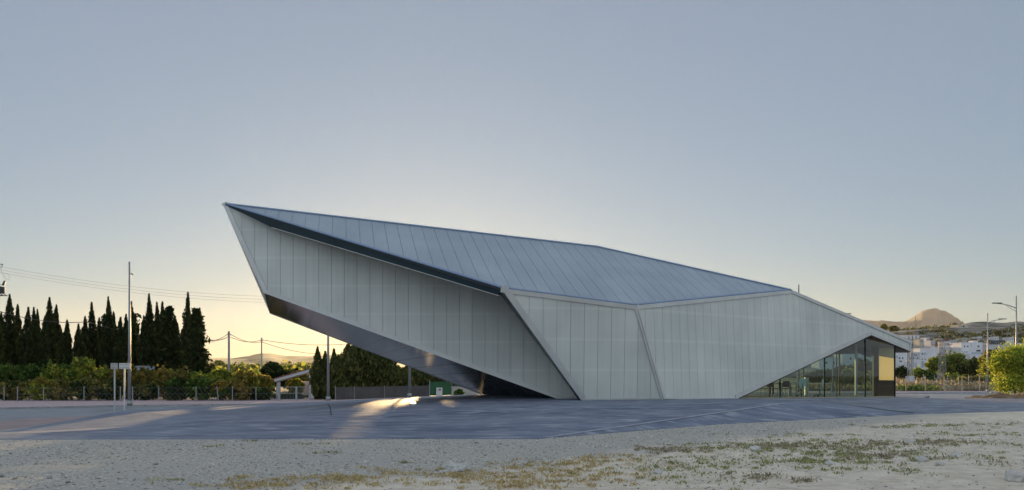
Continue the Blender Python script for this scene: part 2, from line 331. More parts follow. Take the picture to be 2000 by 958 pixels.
def bush(px, ytop, wpx, D, mnames, label, cat='bush', group=None, zb=-1.05, name='bush', n=3600, size=.17, ybot=None, clumps=26, depth=.8, up=.2, stem=True, seed=None, trunk_h=0., dens=.6):
    if isinstance(mnames, str): mnames = (mnames,)
    h = (HY-ytop)/FPX*D+EYE-zb; rx = wpx/2/FPX*D; seed = seed if seed is not None else int(px*3+ytop*11)
    rng = np.random.default_rng(seed); base = Vector(((px-1000)/FPX*D, D, zb)); t = thing(name, base, label, cat, group)
    cz = trunk_h+(h-trunk_h)*.48; rz = (h-trunk_h)*.5; ry = rx*depth
    C = []; mi = []
    for k in range(clumps):
        d = rng.normal(size=3); d /= np.linalg.norm(d); d[2] = abs(d[2]) if rng.random() < .45 else d[2]
        rr = rng.uniform(.5, .9); c = np.array([d[0]*rx*rr, d[1]*ry*rr, cz+d[2]*rz*rr])
        cr = rng.uniform(.20, .38)*min(rx, rz)+.06; m = int(n/clumps*rng.uniform(.6, 1.4))
        q = rng.normal(size=(m, 3)); q /= np.linalg.norm(q, axis=1)[:, None]; q *= (cr*rng.random(m)**.4)[:, None]*1.15
        q[:, 2] *= .85
        C.append(c+q); mm = 0 if len(mnames) == 1 or rng.random() < dens else rng.integers(1, len(mnames)); mi += [mm]*m
    m = n//6; q = rng.normal(size=(m, 3))*.33; C.append(q*np.array([rx, ry, rz])*1.1+np.array([0, 0, cz])); mi += [0]*m
    # a few sprigs stand out of the outline
    for k in range(14):
        d = rng.normal(size=3); d[2] = abs(d[2])*1.3; d /= np.linalg.norm(d); L = rng.uniform(.9, 1.12); m = 22
        s = rng.uniform(.75, L, m)[:, None]; C.append(d*s*np.array([rx, ry, rz])+np.array([0, 0, cz])+rng.normal(size=(m, 3))*.05); mi += [int(rng.integers(0, len(mnames)))]*m
    C = np.concatenate(C); keep = C[:, 2] > .03; C = C[keep]; mi = np.array(mi)[keep]
    me = leaf_mesh('foliage', C, size, [M[x] for x in mnames], mi, seed=seed, up=up); link(bpy.data.objects.new('foliage', me), t)
    if stem:
        mb = MB()
        ns = 1 if trunk_h > 0 else 4
        r0 = max(.04, rx*.05)
        if trunk_h > 0: mb.tube([(0, 0, -.15), (.05, 0, trunk_h*.6), (0, .05, trunk_h+rz*.3)], [r0*1.6, r0*1.3, r0], 8)
        for k in range(5):
            a = k*1.26+rng.random(); b0 = (0, 0, trunk_h*.8) if trunk_h else (math.cos(a)*.1, math.sin(a)*.1, -.1)
            mb.tube([b0, (math.cos(a)*rx*.3, math.sin(a)*ry*.3, cz*.8), (math.cos(a)*rx*.6, math.sin(a)*ry*.6, cz+rz*.4)], [r0, r0*.6, r0*.2], 6)
        mb.build('trunk' if trunk_h > 0 else 'stem', M['bark'], t)
    return t

# ================================================================ GROUND
def fbm(x, y, s=1.0):
    from mathutils import noise
    return noise.fractal(Vector((x*s, y*s, 0)), 1.0, 2.0, 5)
def lerp_tab(tab, x):
    return float(np.interp(x, [a for a, b in tab], [b for a, b in tab]))
# plaza vertices
PV = {}
def pv(k, p): PV[k] = Vector(p)
pv('a0', (-17, 19.2, -.52)); pv('a1', G(0, 858, -.45)); pv('a2', G(1050, 857, -.45)); pv('a3', G(1400, 829, -.38)); pv('a4', G(1750, 811, -.33)); pv('a5', G(2000, 803, -.30)); pv('a6', (28, 34, -.30))
pv('d0', (-27, 30, -1.13)); pv('d1', G(0, 845, -1.12)); pv('d2', G(240, 803, -.98)); pv('c3', G(500, 790.5, -1.08)); pv('c4', G(600, 786.5, -.85)); pv('c2', G(700, 781.5, -.50)); pv('c5', G(830, 775, -.22)); pv('c1', G(940, 769.5, -.01))
pv('e1', G(250, 838, -.42)); pv('e2', G(500, 823, -.33)); pv('e3', G(790, 809, -.18)); pv('e4', G(1000, 797, -.03)); pv('e5', G(1095, 780.5, 0))
pv('f1', G(1540, 787, .10)); pv('g1', G(1437, 780.5, -.02)); pv('g2', G(1610, 778.5, -.10)); pv('b1', (3.2, 35.6, -.005)); pv('b2', (6.8, 36.5, -.005))
pv('r1', G(1800, 777.5, -.2)); pv('r2', G(2000, 779, -.2)); pv('r3', (34, 44, -.22)); pv('r4', (26.5, 52, -.2)); pv('r5', (23, 62, -.2)); pv('k1', (10, 62, -.1)); pv('k2', (0, 57, -.05)); pv('m1', (8, 48, -.02)); pv('m2', (20, 52, -.2))
pv('j1', G(1740, 803.5, -.27)); pv('j2', G(1790, 808.3, -.31))
order = ['a0', 'a1', 'a2', 'a3', 'j2', 'a4', 'a5', 'a6', 'r3', 'r2', 'r1', 'r4', 'r5', 'k1', 'k2', 'c1', 'c5', 'c2', 'c4', 'c3', 'd2', 'd1', 'd0']
PV['a4'] = G(1900, 805.5, -.31); PV['j2'] = G(1790, 809, -.325)
inner = ['e1', 'e2', 'e3', 'e4', 'e5', 'f1', 'g1', 'g2', 'b1', 'b2', 'm1', 'm2', 'j1']
keys = order+inner; idx = {k: i for i, k in enumerate(keys)}
edges = [(idx[order[i]], idx[order[(i+1) % len(order)]]) for i in range(len(order))]
for ch in (['a1', 'e1', 'e2', 'e3', 'e4', 'e5'], ['a2', 'f1', 'g2'], ['e5', 'b1', 'b2', 'g1', 'g2', 'r1'], ['f1', 'j1', 'j2'], ['e3', 'c1'], ['e2', 'c3']):
    edges += [(idx[ch[i]], idx[ch[i+1]]) for i in range(len(ch)-1)]
res = delaunay_2d_cdt([PV[k].xy for k in keys], edges, [], 1, 1e-4)
vco, fcs, orig = res[0], res[2], res[3]
V3 = []
for i, v in enumerate(vco):
    o = orig[i]
    if o: V3.append((v.x, v.y, PV[keys[o[0]]].z))
    else:
        V3.append((v.x, v.y, -.3))
mb = MB(); mb.v = [Vector(v) for v in V3]; 
def inside(p, poly):
    c = False; n = len(poly)
    for i in range(n):
        a, b = poly[i], poly[(i+1) % n]
        if (a.y > p.y) != (b.y > p.y) and p.x < (b.x-a.x)*(p.y-a.y)/(b.y-a.y)+a.x: c = not c
    return c
poly2 = [PV[k] for k in order]
for f in fcs:
    cen = sum((Vector(V3[i]) for i in f), Vector())/len(f)
    if inside(cen, poly2): mb.f.append(tuple(f)); mb.m.append(0)
plaza_bvh = BVHTree.FromPolygons([Vector(v) for v in V3], mb.f)
for i in range(len(order)):
    a, b = PV[order[i]], PV[order[(i+1) % len(order)]]
    mb.face([a, b, b-Vector((0, 0, .6)), a-Vector((0, 0, .6))])
plaza = mb.build('plaza', M['concrete']); props(plaza, kind='structure')
def drape(px, py, off=.004):
    r = Vector(((px-1000)/FPX, 1, (HY-py)/FPX)); h = plaza_bvh.ray_cast(Vector((0, 0, EYE)), r.normalized())
    return (h[0]+Vector((0, 0, off))) if h[0] else None
def drape_xy(x, y, off=0.):
    h = plaza_bvh.ray_cast(Vector((x, y, 20)), Vector((0, 0, -1))); return h[0].z+off if h[0] else -.3
def strip(name, pts, w, m, parent=None, sub=40, off=.012):
    mb = MB(); P2 = []
    for a, b in zip(pts[:-1], pts[1:]):
        for k in range(sub): P2.append(a.lerp(b, k/sub))
    P2.append(pts[-1]); L = []; 
    for i, p in enumerate(P2):
        d = (P2[min(i+1, len(P2)-1)]-P2[max(i-1, 0)]); n = Vector((-d.y, d.x, 0)).normalized()*w/2
        q = [p+n, p-n]
        for z in q: z.z = drape_xy(z.x, z.y, off)
        L.append(q)
    for i in range(len(L)-1): mb.face([L[i][0], L[i][1], L[i+1][1], L[i+1][0]])
    return mb.build(name, m, parent)
jl = [drape(1450, 781.5), drape(1530, 783), drape(1615, 785.3), drape(1680, 794), drape(1740, 803), drape(1785, 807.5)]
jl = [p for p in jl if p]
o = strip('drain_joint', jl, .20, M['joint_line'], plaza)
o = strip('drain_joint', [drape(640, 788), drape(645, 798), drape(647, 812)], .05, M['joint_line'], plaza)

M['pale_joint'] = mat('pale_slab_joint', (.27, .285, .32), .7, 0, .2, 2)
strip('slab_joint', [PV['a2'].lerp(PV['f1'], .04), PV['f1'].lerp(PV['a2'], .02)], .10, M['pale_joint'], plaza)
strip('slab_joint', [PV[k].copy() for k in ('e1', 'e2', 'e3', 'e4')], .05, M['pale_joint'], plaza)
# gravel foreground
edge_tab = [(PV[k].x, PV[k].y) for k in ('a0', 'a1', 'a2', 'a3', 'j2', 'a4', 'a5', 'a6')]
ez_tab = [(PV[k].x, PV[k].z) for k in ('a0', 'a1', 'a2', 'a3', 'j2', 'a4', 'a5', 'a6')]
def gz(x, y):
    e = lerp_tab(edge_tab, x); z = lerp_tab(ez_tab, x); t = max(0, min(1, (e-y)/3))
    if x < -17: z = -.52-(-17-x)*.04
    if x > 28: z = -.3-(x-28)*.02
    w = .035*t
    z += w*fbm(x, y, .35)+.018*t*fbm(x, y, 1.7)
    # shallow tyre ruts on the left
    z -= .035*t*math.exp(-((y-(13.3+.10*x))/.35)**2)*(1 if x < 3 else 0)
    z -= .03*t*math.exp(-((y-(15.0+.10*x))/.35)**2)*(1 if x < 3 else 0)
    # low bank of earth on the right
    z += .10*t*max(0, min(1, (x-2)/6))*math.exp(-((y-(11+.55*x))/5)**2)
    return z-.012
xs = np.concatenate([np.arange(-60, -14, 3), np.arange(-14, 26, .16), np.arange(26, 62, 3)])
ts = np.concatenate([np.linspace(-18, 7, 12), np.linspace(7.2, 10.2, 8)])
V = []; F = []; nx = len(xs)
ny = 150
for x in xs:
    e = lerp_tab(edge_tab, x)+.25
    if x > 28: e = 34+.25+(x-28)*.2
    yy = np.concatenate([np.linspace(-30, 7, 10), np.linspace(7.15, e, ny-10)])
    for y in yy: V.append((x, y, gz(x, y)))
for i in range(nx-1):
    for j in range(ny-1): F.append((i*ny+j, (i+1)*ny+j, (i+1)*ny+j+1, i*ny+j+1))
me = bpy.data.meshes.new('gravel_ground'); me.from_pydata(V, [], F); me.materials.append(M['gravel'])
me.polygons.foreach_set('use_smooth', [True]*len(F))
props(link(bpy.data.objects.new('gravel_ground', me)), kind='structure')

# base ground sheet to the horizon
mb = MB()
rings = [0, 20, 60, 130, 260, 600, 1500, 4000, 9000]
seg = 64; base_i = {}
for r in rings[1:]:
    for k in range(seg):
        a = 2*math.pi*k/seg; mb.v.append((r*math.cos(a), r*math.sin(a), -1.22))
mb.v.append((0, 0, -1.22)); c = len(mb.v)-1
for k in range(seg): mb.f.append((c, k, (k+1) % seg)); mb.m.append(0)
for i in range(len(rings)-2):
    for k in range(seg): mb.f.append((i*seg+k, (i+1)*seg+k, (i+1)*seg+(k+1) % seg, i*seg+(k+1) % seg)); mb.m.append(0)
props(mb.build('ground', M['earth']), kind='structure')

# street, kerb and pavement following the same curve behind the plaza
zk, zr = -1.02, -1.15
KL = [G(-250, 800, zk), G(0, 796.3, zk), G(253, 791.3, zk), G(500, 788.8, zk), G(641, 784.3, zk), G(760, 779.5, zk), G(900, 773.5, zk), G(1000, 770, zk), G(1300, 768, zk), G(1750, 767.2, zk), G(2000, 766.5, zk), G(2300, 766, zk)]
FL = [G(-250, 787, zk), G(0, 785.3, zk), G(253, 784.6, zk), G(500, 783.8, zk), G(641, 781.8, zk), G(760, 777.5, zk), G(900, 771.5, zk), G(1000, 768, zk), G(1300, 766, zk), G(1750, 765, zk), G(2000, 764, zk), G(2300, 763.5, zk)]
def smooth_line(L, k=8):
    out = []
    for i in range(len(L)-1):
        p0 = L[max(0, i-1)]; p1 = L[i]; p2 = L[i+1]; p3 = L[min(len(L)-1, i+2)]
        for j in range(k):
            t = j/k; out.append(.5*((2*p1)+(p2-p0)*t+(2*p0-5*p1+4*p2-p3)*t*t+(3*p1-p0-3*p2+p3)*t**3))
    out.append(L[-1]); return out
KLs, FLs = smooth_line(KL), smooth_line(FL)
mb = MB()
for i in range(len(KLs)-1):
    a, b = KLs[i], KLs[i+1]; a0 = Vector((a.x*.45, 22, zr)); b0 = Vector((b.x*.45, 22, zr))
    n = 6
    for k in range(n):
        q = [a.lerp(a0, k/n), b.lerp(b0, k/n), b.lerp(b0, (k+1)/n), a.lerp(a0, (k+1)/n)]
        for z in q: z.z = zr
        mb.face(q)
mb.face([(-80, 10, zr-.003), (-12, 18, zr-.003), (-20, 60, zr-.003), (-80, 60, zr-.003)])
props(mb.build('road', M['asphalt']), kind='structure')
mb = MB()
q = [G(-60, 829, zr+.004), G(60, 818, zr+.004), G(200, 812, zr+.004), G(215, 816, zr+.004), G(120, 824, zr+.004), G(0, 841, zr+.004), G(-60, 850, zr+.004)]
mb.face(q); props(mb.build('road_patch', M['red_asphalt']), kind='structure')
mb = MB(); kb = MB()
for i in range(len(KLs)-1):
    a, b, c, d = KLs[i], KLs[i+1], FLs[i+1], FLs[i]
    da = (d-a).normalized()*.16; db = (c-b).normalized()*.16
    mb.face([a+da, b+db, c, d]); 
    g = (b-a)*.015
    kb.face([a+g, b-g, b-g+db, a+g+da]); kb.face([a+g, b-g, b-g+Vector((0, 0, -.16)), a+g+Vector((0, 0, -.16))])
    kb.face([a+g, a+g+da, a+g+da+Vector((0,0,-.16)), a+g+Vector((0,0,-.16))]); kb.face([b-g, b-g+db, b-g+db+Vector((0,0,-.16)), b-g+Vector((0,0,-.16))])
    mb.face([d, c, c+Vector((0, 12, -.05)), d+Vector((0, 12, -.05))])
props(mb.build('pavement', M['pavement']), kind='structure'); props(kb.build('kerb', M['kerb']), kind='structure')

# terrain patches: rows of (distance, [(px, y)...])
def terrain(name, rows, px0, px1, m, step=6, sub=6, amp=.4, ns=.02, seed=0):
    R2 = []
    for (D0, t0), (D1, t1) in zip(rows[:-1], rows[1:]):
        for k in range(sub): R2.append((D0, t0, D1, t1, k/sub))
    R2.append((rows[-1][0], rows[-1][1], rows[-1][0], rows[-1][1], 0))
    pxs = np.arange(px0, px1+step, step); V = []; F = []
    for (D0, t0, D1, t1, s) in R2:
        D = D0*(D1/D0)**s
        for px in pxs:
            z0 = (HY-lerp_tab(t0, px))/FPX*D0+EYE; z1 = (HY-lerp_tab(t1, px))/FPX*D1+EYE
            ss = math.log(D/D0)/math.log(D1/D0) if D1 != D0 else 0
            z = z0+(z1-z0)*ss; x = (px-1000)/FPX*D
            V.append((x, D, z+amp*fbm(x+seed*77, D, ns)*(D/rows[-1][0])))
    n = len(pxs)
    for j in range(len(R2)-1):
        for i in range(n-1): F.append((j*n+i, j*n+i+1, (j+1)*n+i+1, (j+1)*n+i))
    me = bpy.data.meshes.new(name); me.from_pydata(V, [], F); me.materials.append(m); me.polygons.foreach_set('use_smooth', [True]*len(F))
    o = link(bpy.data.objects.new(name, me)); return props(o, kind='structure'), BVHTree.FromPolygons([Vector(v) for v in V], F)
flat = lambda y: [(0, y), (2000, y)]
hill_top = [(1500, 668), (1700, 655), (1740, 649), (1780, 643), (1820, 638), (1870, 635), (1900, 633), (1950, 630.5), (2000, 628), (2200, 625)]
hill, hill_bvh = terrain('hillside', [(112, flat(765.5)), (200, flat(744)), (290, flat(722)), (400, [(1500, 700), (1780, 690), (2200, 684)]), (560, hill_top), (800, [(1500, 680), (2200, 655)])], 1380, 2350, M['hill'], amp=2.5, ns=.03)
mt_top = [(1000, 700), (1400, 660), (1600, 640), (1684, 624), (1702, 625), (1717, 627), (1720, 625.7), (1748, 628.7), (1765, 627.5), (1768, 627), (1780, 620), (1792, 612.5), (1801, 606.5), (1810, 604), (1826, 602.3), (1831, 603.5), (1837, 607.5), (1846, 607.7), (1853, 612.5), (1861, 617), (1865.5, 622), (1870, 623), (1875, 627.5), (1877, 631), (1880, 629), (1882, 633), (1950, 650), (2300, 670)]
terrain('mountain', [(2600, flat(730)), (3600, [(x, 640+(y-640)*.5+30) for x, y in mt_top]), (4300, mt_top), (5200, flat(720))], 1000, 2300, M['rock_mt'], step=2.5, sub=8, amp=9, ns=.004)
left_top = [(-600, 690), (300, 699), (400, 699), (460, 699), (488, 697), (500, 693), (512, 691.5), (528, 692.5), (545, 697), (560, 698.5), (600, 697), (650, 694), (800, 700), (1200, 700)]
field, field_bvh = terrain('far_hills', [(95, flat(770)), (260, flat(738)), (500, flat(728)), (1000, flat(719)), (2000, flat(712)), (3200, left_top), (4500, flat(715))], -600, 1300, M['field'], step=8, amp=9, ns=.004)

# ================================================================ PAVILION
pav = thing('angular_pavilion', (0, 40, 0), 'long faceted grey pavilion clad in ribbed translucent panels with a pointed cantilevered nose', 'building')
PO = Vector((0, 40, 0))
N0 = P(435, 398, 38.4); dsm = Vector((-.21, 1, .4975)); E1 = P(978, 563, 34.5)
nr = (E1-N0).cross(dsm).normalized()
if nr.z < 0: nr = -nr
E2 = hit(1242, 597, N0, nr); A_ = hit(1545, 567, N0, nr); Rg = hit(1165, 482, N0, nr)
BL2 = G(1135, 782, 0); n2 = (E2-E1).cross(BL2-E1).normalized(); BR2 = hit(1295, 780.5, E1, n2)
n3 = (A_-E2).cross(BR2-E2).normalized()
if n3.y > 0: n3 = -n3
if n2.y > 0: n2 = -n2
GB = hit(1437, 780, E2, n3); Gt = hit(1700, 655, E2, n3); Zt = hit(1780, 667, E2, n3); ZB = hit(1777, 687, E2, n3)
n1 = Vector((0, -1, 0))
Kp = P(530, 441, 38.4); T1 = P(980, 573, 38.4); BR1 = P(1133, 779.3, 38.4); BL1 = P(1090, 780, 38.4); NB = P(516, 573, 38.4)
B2 = P(940, 769, 47); B2.z = .02
ns = (BL1-NB).cross(B2-NB).normalized(); B1 = hit(527, 612, NB, ns)
def clip(poly, n, d, keep_pos=True):
    out = []
    for i in range(len(poly)):
        a, b = poly[i], poly[(i+1) % len(poly)]; da, db = a.dot(n)-d, b.dot(n)-d
        if not keep_pos: da, db = -da, -db
        if da >= 0: out.append(a)
        if (da > 0 and db < 0) or (da < 0 and db > 0): out.append(a.lerp(b, da/(da-db)))
    return out
def loc(p): return Vector(p)-PO
def clad(name, poly, nrm, cut, spacing, m, gap=.014, start=0., thick=.05, back=None):
    """panels cut at regular spacing along 'cut', standing proud of a dark backing sheet"""
    ds = [p.dot(cut) for p in poly]; lo, hi = min(ds), max(ds); mb = MB()
    base = [p-nrm*.03 for p in poly]
    mb.face([loc(p) for p in base], 1)
    x = lo-spacing+start
    while x < hi:
        q = clip(clip(poly, cut, x+gap/2), cut, x+spacing-gap/2, False)
        if len(q) >= 3:
            q1 = [p.copy() for p in q]
            mb.face([loc(p) for p in q1], 0)
            for i in range(len(q)):
                a, b = q[i], q[(i+1) % len(q)]
                mb.face([loc(a), loc(b), loc(b-nrm*.029), loc(a-nrm*.029)], 0)
        x += spacing
    # islands must be whole panels
    o = mb.build(name, [m, M['joint']], pav)
    bm = bmesh.new(); bm.from_mesh(o.data); bmesh.ops.remove_doubles(bm, verts=bm.verts, dist=.0005); bm.to_mesh(o.data); bm.free()
    return o
cl = []
o = clad('nose_wall', [N0-n1*0, Kp, T1, BR1, BL1, NB], n1, Vector((1, 0, 0)), .60, M['wall_panel'], start=.3)
o['label'] = 'large overhanging wall of the pointed nose'
o = clad('middle_wall', [E1, E2, BR2, BL2], n2, Vector((1, 0, 0)), .60, M['wall_panel']); o['label'] = 'small trapezoid wall between two slanting frames'
o = clad('long_wall', [E2, A_, Zt, ZB, Gt, GB, BR2], n3, Vector((.78, .62, 0)).normalized(), .56, M['wall_panel']); o['label'] = 'long wall cut away diagonally over the glazing'
rc = nr.cross(dsm).normalized()
if rc.x < 0: rc = -rc
rp = [N0, Rg, A_, E2, E1]
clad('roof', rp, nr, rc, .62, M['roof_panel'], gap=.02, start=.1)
# frames along edges
def frame(edge_pts, nrm, w, mname='trim', proud=.05, inward=None, name='edge_frame', parent=pav, depth=.12):
    mb = MB()
    for a, b in edge_pts:
        d = (b-a).normalized(); s = nrm.cross(d).normalized()
        if inward is not None and s.dot(inward-(a+b)/2) < 0: s = -s
        q0 = a+nrm*proud; 
        v = [a, b, b+s*w, a+s*w]
        top = [loc(p+nrm*proud) for p in v]; bot = [loc(p-nrm*depth) for p in v]
        mb.face(top); mb.face(bot[::-1])
        for i in range(4): mb.face([top[i], top[(i+1) % 4], bot[(i+1) % 4], bot[i]])
    return mb.build(name, M[mname], parent)
c1 = (N0+T1+BL1+NB)/4
frame([(N0, NB)], n1, .20, inward=c1); frame([(NB, BL1)], n1, .19, inward=c1, proud=.052); frame([(N0, Kp)], n1, .10, inward=c1, proud=.055)
frame([(BL1, P(1117, 779.4, 38.4))], n1, .09, inward=c1, proud=.048)
c2 = (E1+E2+BR2+BL2)/4
frame([(E1, BL2)], n2, .26, inward=c2); frame([(E1, E2)], n2, .18, inward=c2, proud=.055); frame([(E2, BR2)], n2, .10, inward=c2, proud=.058); frame([(BL2, BR2)], n2, .07, inward=c2, proud=.045)
c3 = (E2+A_+GB+BR2)/4
frame([(E2, BR2)], n3, .13, inward=c3, proud=.053); frame([(E2, A_)], n3, .18, inward=c3, proud=.056); frame([(BR2, GB)], n3, .07, inward=c3, proud=.045)
frame([(A_, Zt)], n3, .17, inward=c3, proud=.051)
inr = P(1600, 640, 46)
frame([(GB, Gt)], n3, .20, inward=inr, proud=.054); frame([(Gt, ZB)], n3, .16, inward=P(1760, 665, 49), proud=.057); frame([(ZB, Zt)], n3, .14, inward=Gt, proud=.06)
cr = (N0+Rg+E2+A_)/4
frame([(N0.lerp(Rg, .006), Rg), ], nr, .14, 'roof_trim', inward=cr, name='ridge_cap', proud=.06); frame([(Rg, A_)], nr, .14, 'roof_trim', inward=cr, name='ridge_cap', proud=.063)
frame([(N0.lerp(E1, .012), E1)], nr, .20, 'roof_trim', inward=cr, name='eave_trim', proud=.04); frame([(E1, E2)], nr, .12, 'roof_trim', inward=cr, name='eave_trim', proud=.043); frame([(E2, A_)], nr, .12, 'roof_trim', inward=cr, name='eave_trim', proud=.046)
# dark fascia below the left eave and the deep return beside the middle wall
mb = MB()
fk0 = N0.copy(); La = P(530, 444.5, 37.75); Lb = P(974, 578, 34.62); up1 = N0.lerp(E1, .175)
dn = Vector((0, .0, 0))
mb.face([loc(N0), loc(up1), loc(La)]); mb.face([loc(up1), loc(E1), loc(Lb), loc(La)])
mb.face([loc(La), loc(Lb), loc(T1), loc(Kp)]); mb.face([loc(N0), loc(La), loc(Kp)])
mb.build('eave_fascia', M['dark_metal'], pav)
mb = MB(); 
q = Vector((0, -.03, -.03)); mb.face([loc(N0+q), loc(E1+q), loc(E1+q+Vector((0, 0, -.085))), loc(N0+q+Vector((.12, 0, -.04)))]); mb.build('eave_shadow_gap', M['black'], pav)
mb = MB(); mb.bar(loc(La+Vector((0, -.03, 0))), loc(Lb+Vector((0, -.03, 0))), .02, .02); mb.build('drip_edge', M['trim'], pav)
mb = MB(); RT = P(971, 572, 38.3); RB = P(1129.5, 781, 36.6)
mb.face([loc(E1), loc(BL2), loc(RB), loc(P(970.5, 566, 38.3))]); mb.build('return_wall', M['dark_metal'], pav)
# underside of the nose
mb = MB(); mb.face([loc(NB), loc(BL1), loc(B2), loc(B1)]); so = mb.build('soffit', M['soffit'], pav)
so['label'] = 'polished dark metal underside of the nose'
mb = MB()
for k in range(1, 12):
    s = k/12; a = NB.lerp(BL1, s)+ns*0; b = B1.lerp(B2, s); 
    up = Vector((0, 0, -.004)); mb.bar(loc(a+up), loc(b+up), .008, .004)
mb.build('soffit_joint', M['soffit'], pav)
frame([(B1, B2)], Vector((0, 1, 0)), .06, 'trim', inward=P(700, 500, 47), name='rear_edge_trim')
# rear body
vin = Vector((n3.x, n3.y, 0)).normalized()*-9.0
Kb, Gv, Zv = GB+vin, Gt+vin, ZB+vin
mb = MB()
for t in ((N0, B1, Rg), (B1, B2, Rg), (B2, Kb, Rg), (Rg, A_, Gv), (Rg, Gv, Kb), (A_, Zt, Gv), (Zt, Zv, Gv), (Zt, ZB, Zv), (N0, NB, B1)):
    mb.face([loc(p+Vector((0, 0.02, -.03))) for p in t])
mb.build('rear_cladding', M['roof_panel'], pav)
# wall that closes the body behind the long wall, under the slanting opening
mb = MB(); dz = Vector((0, 0, -.06))
mb.face([loc(GB+dz), loc(Gt+dz), loc(Gv+dz), loc(Kb+dz)]); mb.face([loc(Gt+dz), loc(ZB+dz), loc(Zv+dz), loc(Gv+dz)])
mb.build('ceiling', M['ceiling'], pav)
for s in (.28, .62):
    mb = MB(); o0 = vin*s; mb.bar(loc(GB+o0+dz*3), loc(Gt+o0+dz*3), .16, .26); mb.bar(loc(Gt+o0+dz*3), loc(ZB+o0+dz*3), .16, .26); mb.build('ceiling_beam', M['black'], pav)
# floor
FZ = lambda p, z: Vector((p.x, p.y, z))
Cg = P(1748, 776, 49.0); Cg.z = -.18
side = vin.normalized()
g0 = GB-n3*.25; gd = (FZ(Cg, 0)-FZ(g0, 0)).normalized()
mb = MB(); 
fl = [FZ(g0, .0), FZ(Cg, -.17), FZ(Cg+vin*.95, -.17), FZ(Kb, 0.)]
mb.face([loc(p) for p in fl]); 
for i in range(4):
    a, b = fl[i], fl[(i+1) % 4]; mb.face([loc(a), loc(b), loc(b-Vector((0, 0, .15))), loc(a-Vector((0, 0, .15)))])
mb.build('floor', M['floor'], pav)
# glazing: height of the slanting ceiling above a plan point
ceil_bvh = BVHTree.FromPolygons([GB, Gt, Gv, Kb, ZB, Zv], [(0, 1, 2, 3), (1, 4, 5, 2)])
def ceil_z(p):
    h = ceil_bvh.ray_cast(Vector((p.x, p.y, -3)), Vector((0, 0, 1))); return h[0].z-.05 if h[0] else None
def glaze(a, b, ts, mat_='glass', name='glass_pane', mull=.07):
    pts = [a.lerp(b, t) for t in ts]
    for i in range(len(pts)-1):
        p, q = pts[i], pts[i+1]; n = 8; mb = MB(); top = []; 
        for k in range(n+1):
            w = p.lerp(q, k/n); z = ceil_z(w)
            if z is not None and z > w.z+.05: top.append((w, z))
        if len(top) > 1:
            mb.face([loc(w) for w, z in top]+[loc(Vector((w.x, w.y, z))) for w, z in reversed(top)]); mb.build(name, M[mat_], pav)
    for i, p in enumerate(pts):
        z = ceil_z(p)
        if z is None or z < p.z+.2: continue
        mb = MB(); mb.bar(loc(p), loc(Vector((p.x, p.y, z))), mull, mull); mb.build('mullion', M['mullion'], pav)
ga = FZ(g0, .0)
def tpx(px):   # parameter along the front glazing seen at picture column px
    lo, hi = 0, 1
    for _ in range(40):
        m_ = (lo+hi)/2; w = ga.lerp(Cg, m_)
        if w.x/w.y*FPX+1000 < px: lo = m_
        else: hi = m_
    return lo
glaze(ga, Cg, [0.02, tpx(1523), tpx(1610), tpx(1689.5), .998])
glaze(FZ(Cg+vin*.95, -.17), FZ(Kb, 0), [0.01, .22, .44, .66, .9], mull=.06)
glaze(Cg, FZ(Cg+vin*.95, -.17), [.125, .42, .72, .99], mull=.08)
# cream roller blind beside the corner with a brown panel below for the glass reflection
mb = MB(); p, q = Cg+side*.06, Cg+side*1.0; 
zt0, zt1 = (ceil_z(p) or 2.8)-.12, (ceil_z(q) or 2.8)-.10
zm = P(1740, 743, 49.3).z
mb.face([loc(FZ(p, zm)), loc(FZ(q, zm)), loc(FZ(q, zt1)), loc(FZ(p, zt0))]); mb.build('roller_blind', M['blind'], pav)
mb = MB(); mb.bar(loc(FZ(p, (zm-.17)/2)), loc(FZ(q, (zm-.17)/2)), .05, zm+.13); mb.build('sill_panel', mat('bronze_panel', (.06, .04, .022), .35), pav)  # brown painted in for the golden reflection in the glass
mb = MB(); c = Cg+side*1.25; mb.bar(loc(FZ(c, -.17)), loc(FZ(c, ceil_z(c) or 2.7)), .24, .24); mb.build('column', M['mullion'], pav)

# office furniture seen through the glass
def chair(x, y, z, rz, label, back='chair_white'):
    t = thing('office_chair', (x, y, z), label, 'chair', 'chairs inside the glazed room', rz)
    mb = MB(); mb.box((-.23, -.22, .44), (.23, .22, .49)); o = mb.build('seat', M[back], t); bv(o, .02)
    mb = MB(); mb.box((-.21, .19, .55), (.21, .225, .98)); o = mb.build('backrest', M[back], t); bv(o, .02)
    mb = MB(); mb.bar((0, .2, .46), (0, .235, .7), .05, .02); mb.tube([(0, 0, .1), (0, 0, .45)], .03, 8)
    mb.build('column', M['chair_leg'], t)
    mb = MB()
    for k in range(5):
        a = k*1.257; mb.bar((0, 0, .12), (.28*math.cos(a), .28*math.sin(a), .07), .03, .03); mb.tube([(.27*math.cos(a), .27*math.sin(a)-.02, .03), (.27*math.cos(a), .27*math.sin(a)+.02, .03)], .03, 8)
    mb.build('wheel_base', M['chair_leg'], t); return t
def bv(o, w, s=2):
    m = o.modifiers.new('bevel', 'BEVEL'); m.width = w; m.segments = s; m.limit_method = 'ANGLE'
def side_chair(x, y, z, rz, label):
    t = thing('side_chair', (x, y, z), label, 'chair', 'chairs inside the glazed room', rz)
    mb = MB(); mb.box((-.22, -.22, .43), (.22, .22, .46)); mb.build('seat', M['chair_leg'], t)
    mb = MB(); mb.box((-.21, .2, .52), (.21, .225, .84)); mb.build('backrest', M['chair_leg'], t)
    for sx in (-.2, .2):
        for sy in (-.2, .2):
            mb = MB(); mb.tube([(sx, sy, 0), (sx, sy, .44 if sy < 0 else .84)], .013, 6); mb.build('leg', M['galv'], t)
    return t
